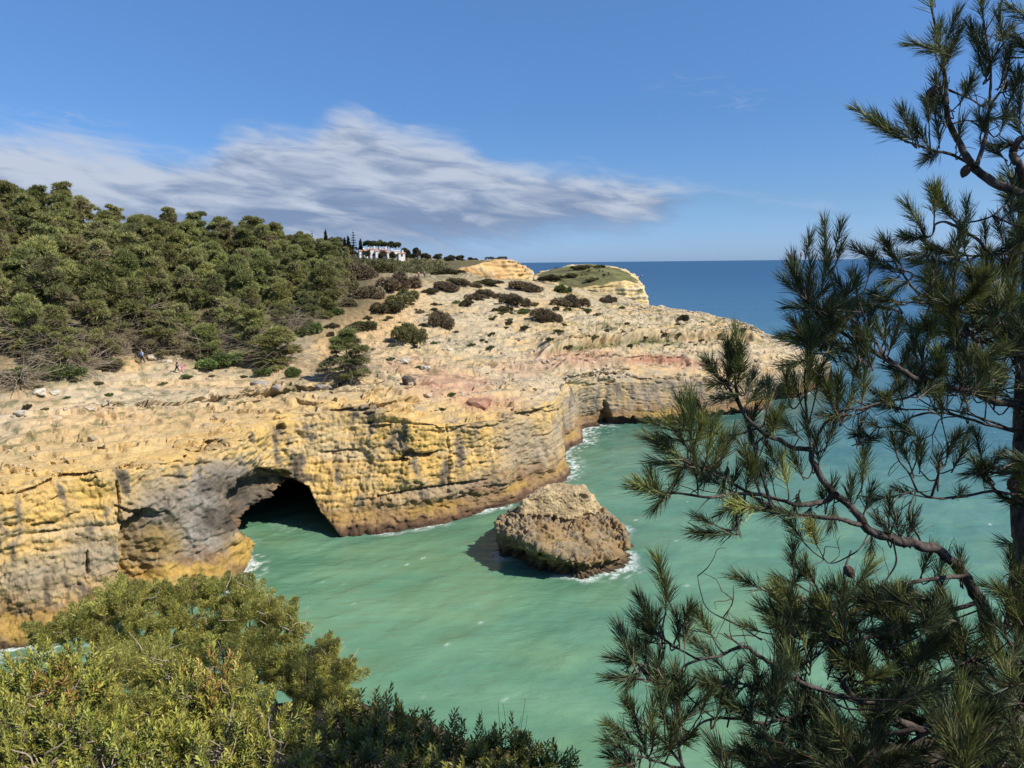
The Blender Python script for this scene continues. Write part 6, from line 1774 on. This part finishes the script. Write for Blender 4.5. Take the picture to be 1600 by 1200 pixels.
for S, r in lim_r:
    V, F = tubes([(S - pine_base, r)], 6); 
    link('branch', mesh_np('branch', V, F, True), M_PBARK, pine)
    for _ in range(44):
        i = int(rg.integers(5, 24)); dr = unit((rg.normal(size=3) + UP * .5)[None])[0]; e_ = S[i] + dr * rg.uniform(.05, .34)
        if project(e_)[0] < 1625 and project(e_)[1] > -20: continue
        twig_paths.append((np.array([S[i], S[i] * .5 + e_ * .5 - UP * .01, e_]), np.array([.004, .0035, .003])))
        add_tuft(e_, dr + UP * .3, rg.uniform(.9, 1.2))
print('tufts', NT_IN, len(tufts))
# the 300 that show largest are parts; the rest are one part
tb = np.array([t_[0] for t_ in tufts]); txx, tyy, tdd = project(tb)
score = np.where((txx > 900) & (txx < 1600) & (tyy > 0) & (tyy < 1200), np.array([t_[2] for t_ in tufts]) / tdd, 0) - .08 * ((txx > 1250) & (tyy > 930)) 
keep = set(np.argsort(-score)[:300].tolist())
Vr, Fr, Cr, b_ = [], [], [], 0
for i, (p, ax, s, k) in enumerate(tufts):
    q = quat_to(ax, rg.uniform(0, 6.28))
    if i in keep:
        o = bpy.data.objects.new('needle_tuft', TME[k]); C.objects.link(o); o.parent = pine
        o.location = p - pine_base; o.rotation_mode = 'QUATERNION'; o.rotation_quaternion = q; o.scale = (s, s, s)
    else:
        M3 = np.array(q.to_matrix()); V, F, c = TUFT[k]
        Vr.append((V * s) @ M3.T + p - pine_base); Fr.append(F + b_); Cr.append(c * rg.uniform(.8, 1.2)); b_ += len(V)
m_ = mesh_np('needles', np.concatenate(Vr), np.concatenate(Fr)); add_col(m_, 'tint', np.concatenate(Cr))
tag(link('needles', m_, M_NEED, pine), kind='stuff')
# bare twigs
for _ in range(150):
    S, r, dn = BR[int(rg.integers(1, len(BR)))]
    i = int(rg.integers(len(S) // 4, len(S))); q = [S[i]]; dr = unit((rg.normal(size=3) + UP * .2)[None])[0]
    for s in range(4):
        dr = unit((dr + .5 * rg.normal(size=3))[None])[0]; q.append(q[-1] + dr * rg.uniform(.025, .06))
    twig_paths.append((smooth_path(q, 8), np.linspace(.0026, .0010, 8)))
V, F = tubes(twig_paths, 4)
tag(link('twigs', mesh_np('twigs', V - pine_base, F, True), M_PBARK, pine), kind='stuff')
# cones
def cone_mesh():
    nz, na = 9, 10; V = []
    for i in range(nz):
        t_ = i / (nz - 1); r = .021 * math.sin(math.pi * min(1, .12 + .86 * t_)) ** .8
        for j in range(na):
            a = 2 * math.pi * (j + .5 * (i % 2)) / na; rr_ = r * (1.12 if j % 2 else .92)
            V.append([rr_ * math.cos(a), rr_ * math.sin(a), -.06 * t_])
    F = []
    for i in range(nz - 1):
        for j in range(na): F.append([i*na+j, i*na+(j+1)%na, (i+1)*na+(j+1)%na, (i+1)*na+j])
    return mesh_np('pine_cone', np.array(V), np.array(F))
cm = cone_mesh(); cm.materials.append(bark_material('cone_scales', (.05,.033,.025), (.16,.11,.08), 60, .5))
for px, py, d, tilt in [(1512,258,3.36,.3),(1321,884,3.12,-.7),(1583,748,3.35,.1),(1316,968,3.1,.2),(1527,535,3.3,.4),(1462,135,3.28,.6)]:
    o = link('pine_cone', cm, None, pine, atd(px, py, d) - pine_base); o.rotation_euler = (tilt, tilt * .6, 0)
bm_ = mesh_np('bud', *tubes([(np.array([[0, 0, 0], [0, 0, .008], [0, 0, .018], [0, 0, .022]]), np.array([.0022, .0034, .0026, .001]))], 6)); bm_.materials.append(plain('red_buds', (.32,.07,.06), .6))
for px, py, d in [(1454,8,3.3),(1461,12,3.3),(1532,18,3.46),(1535,10,3.46),(1458,430,3.2),(1463,428,3.2),(1236,402,3.04),(1251,402,3.05)]:
    o = link('bud', bm_, None, pine, atd(px, py, d) - pine_base)
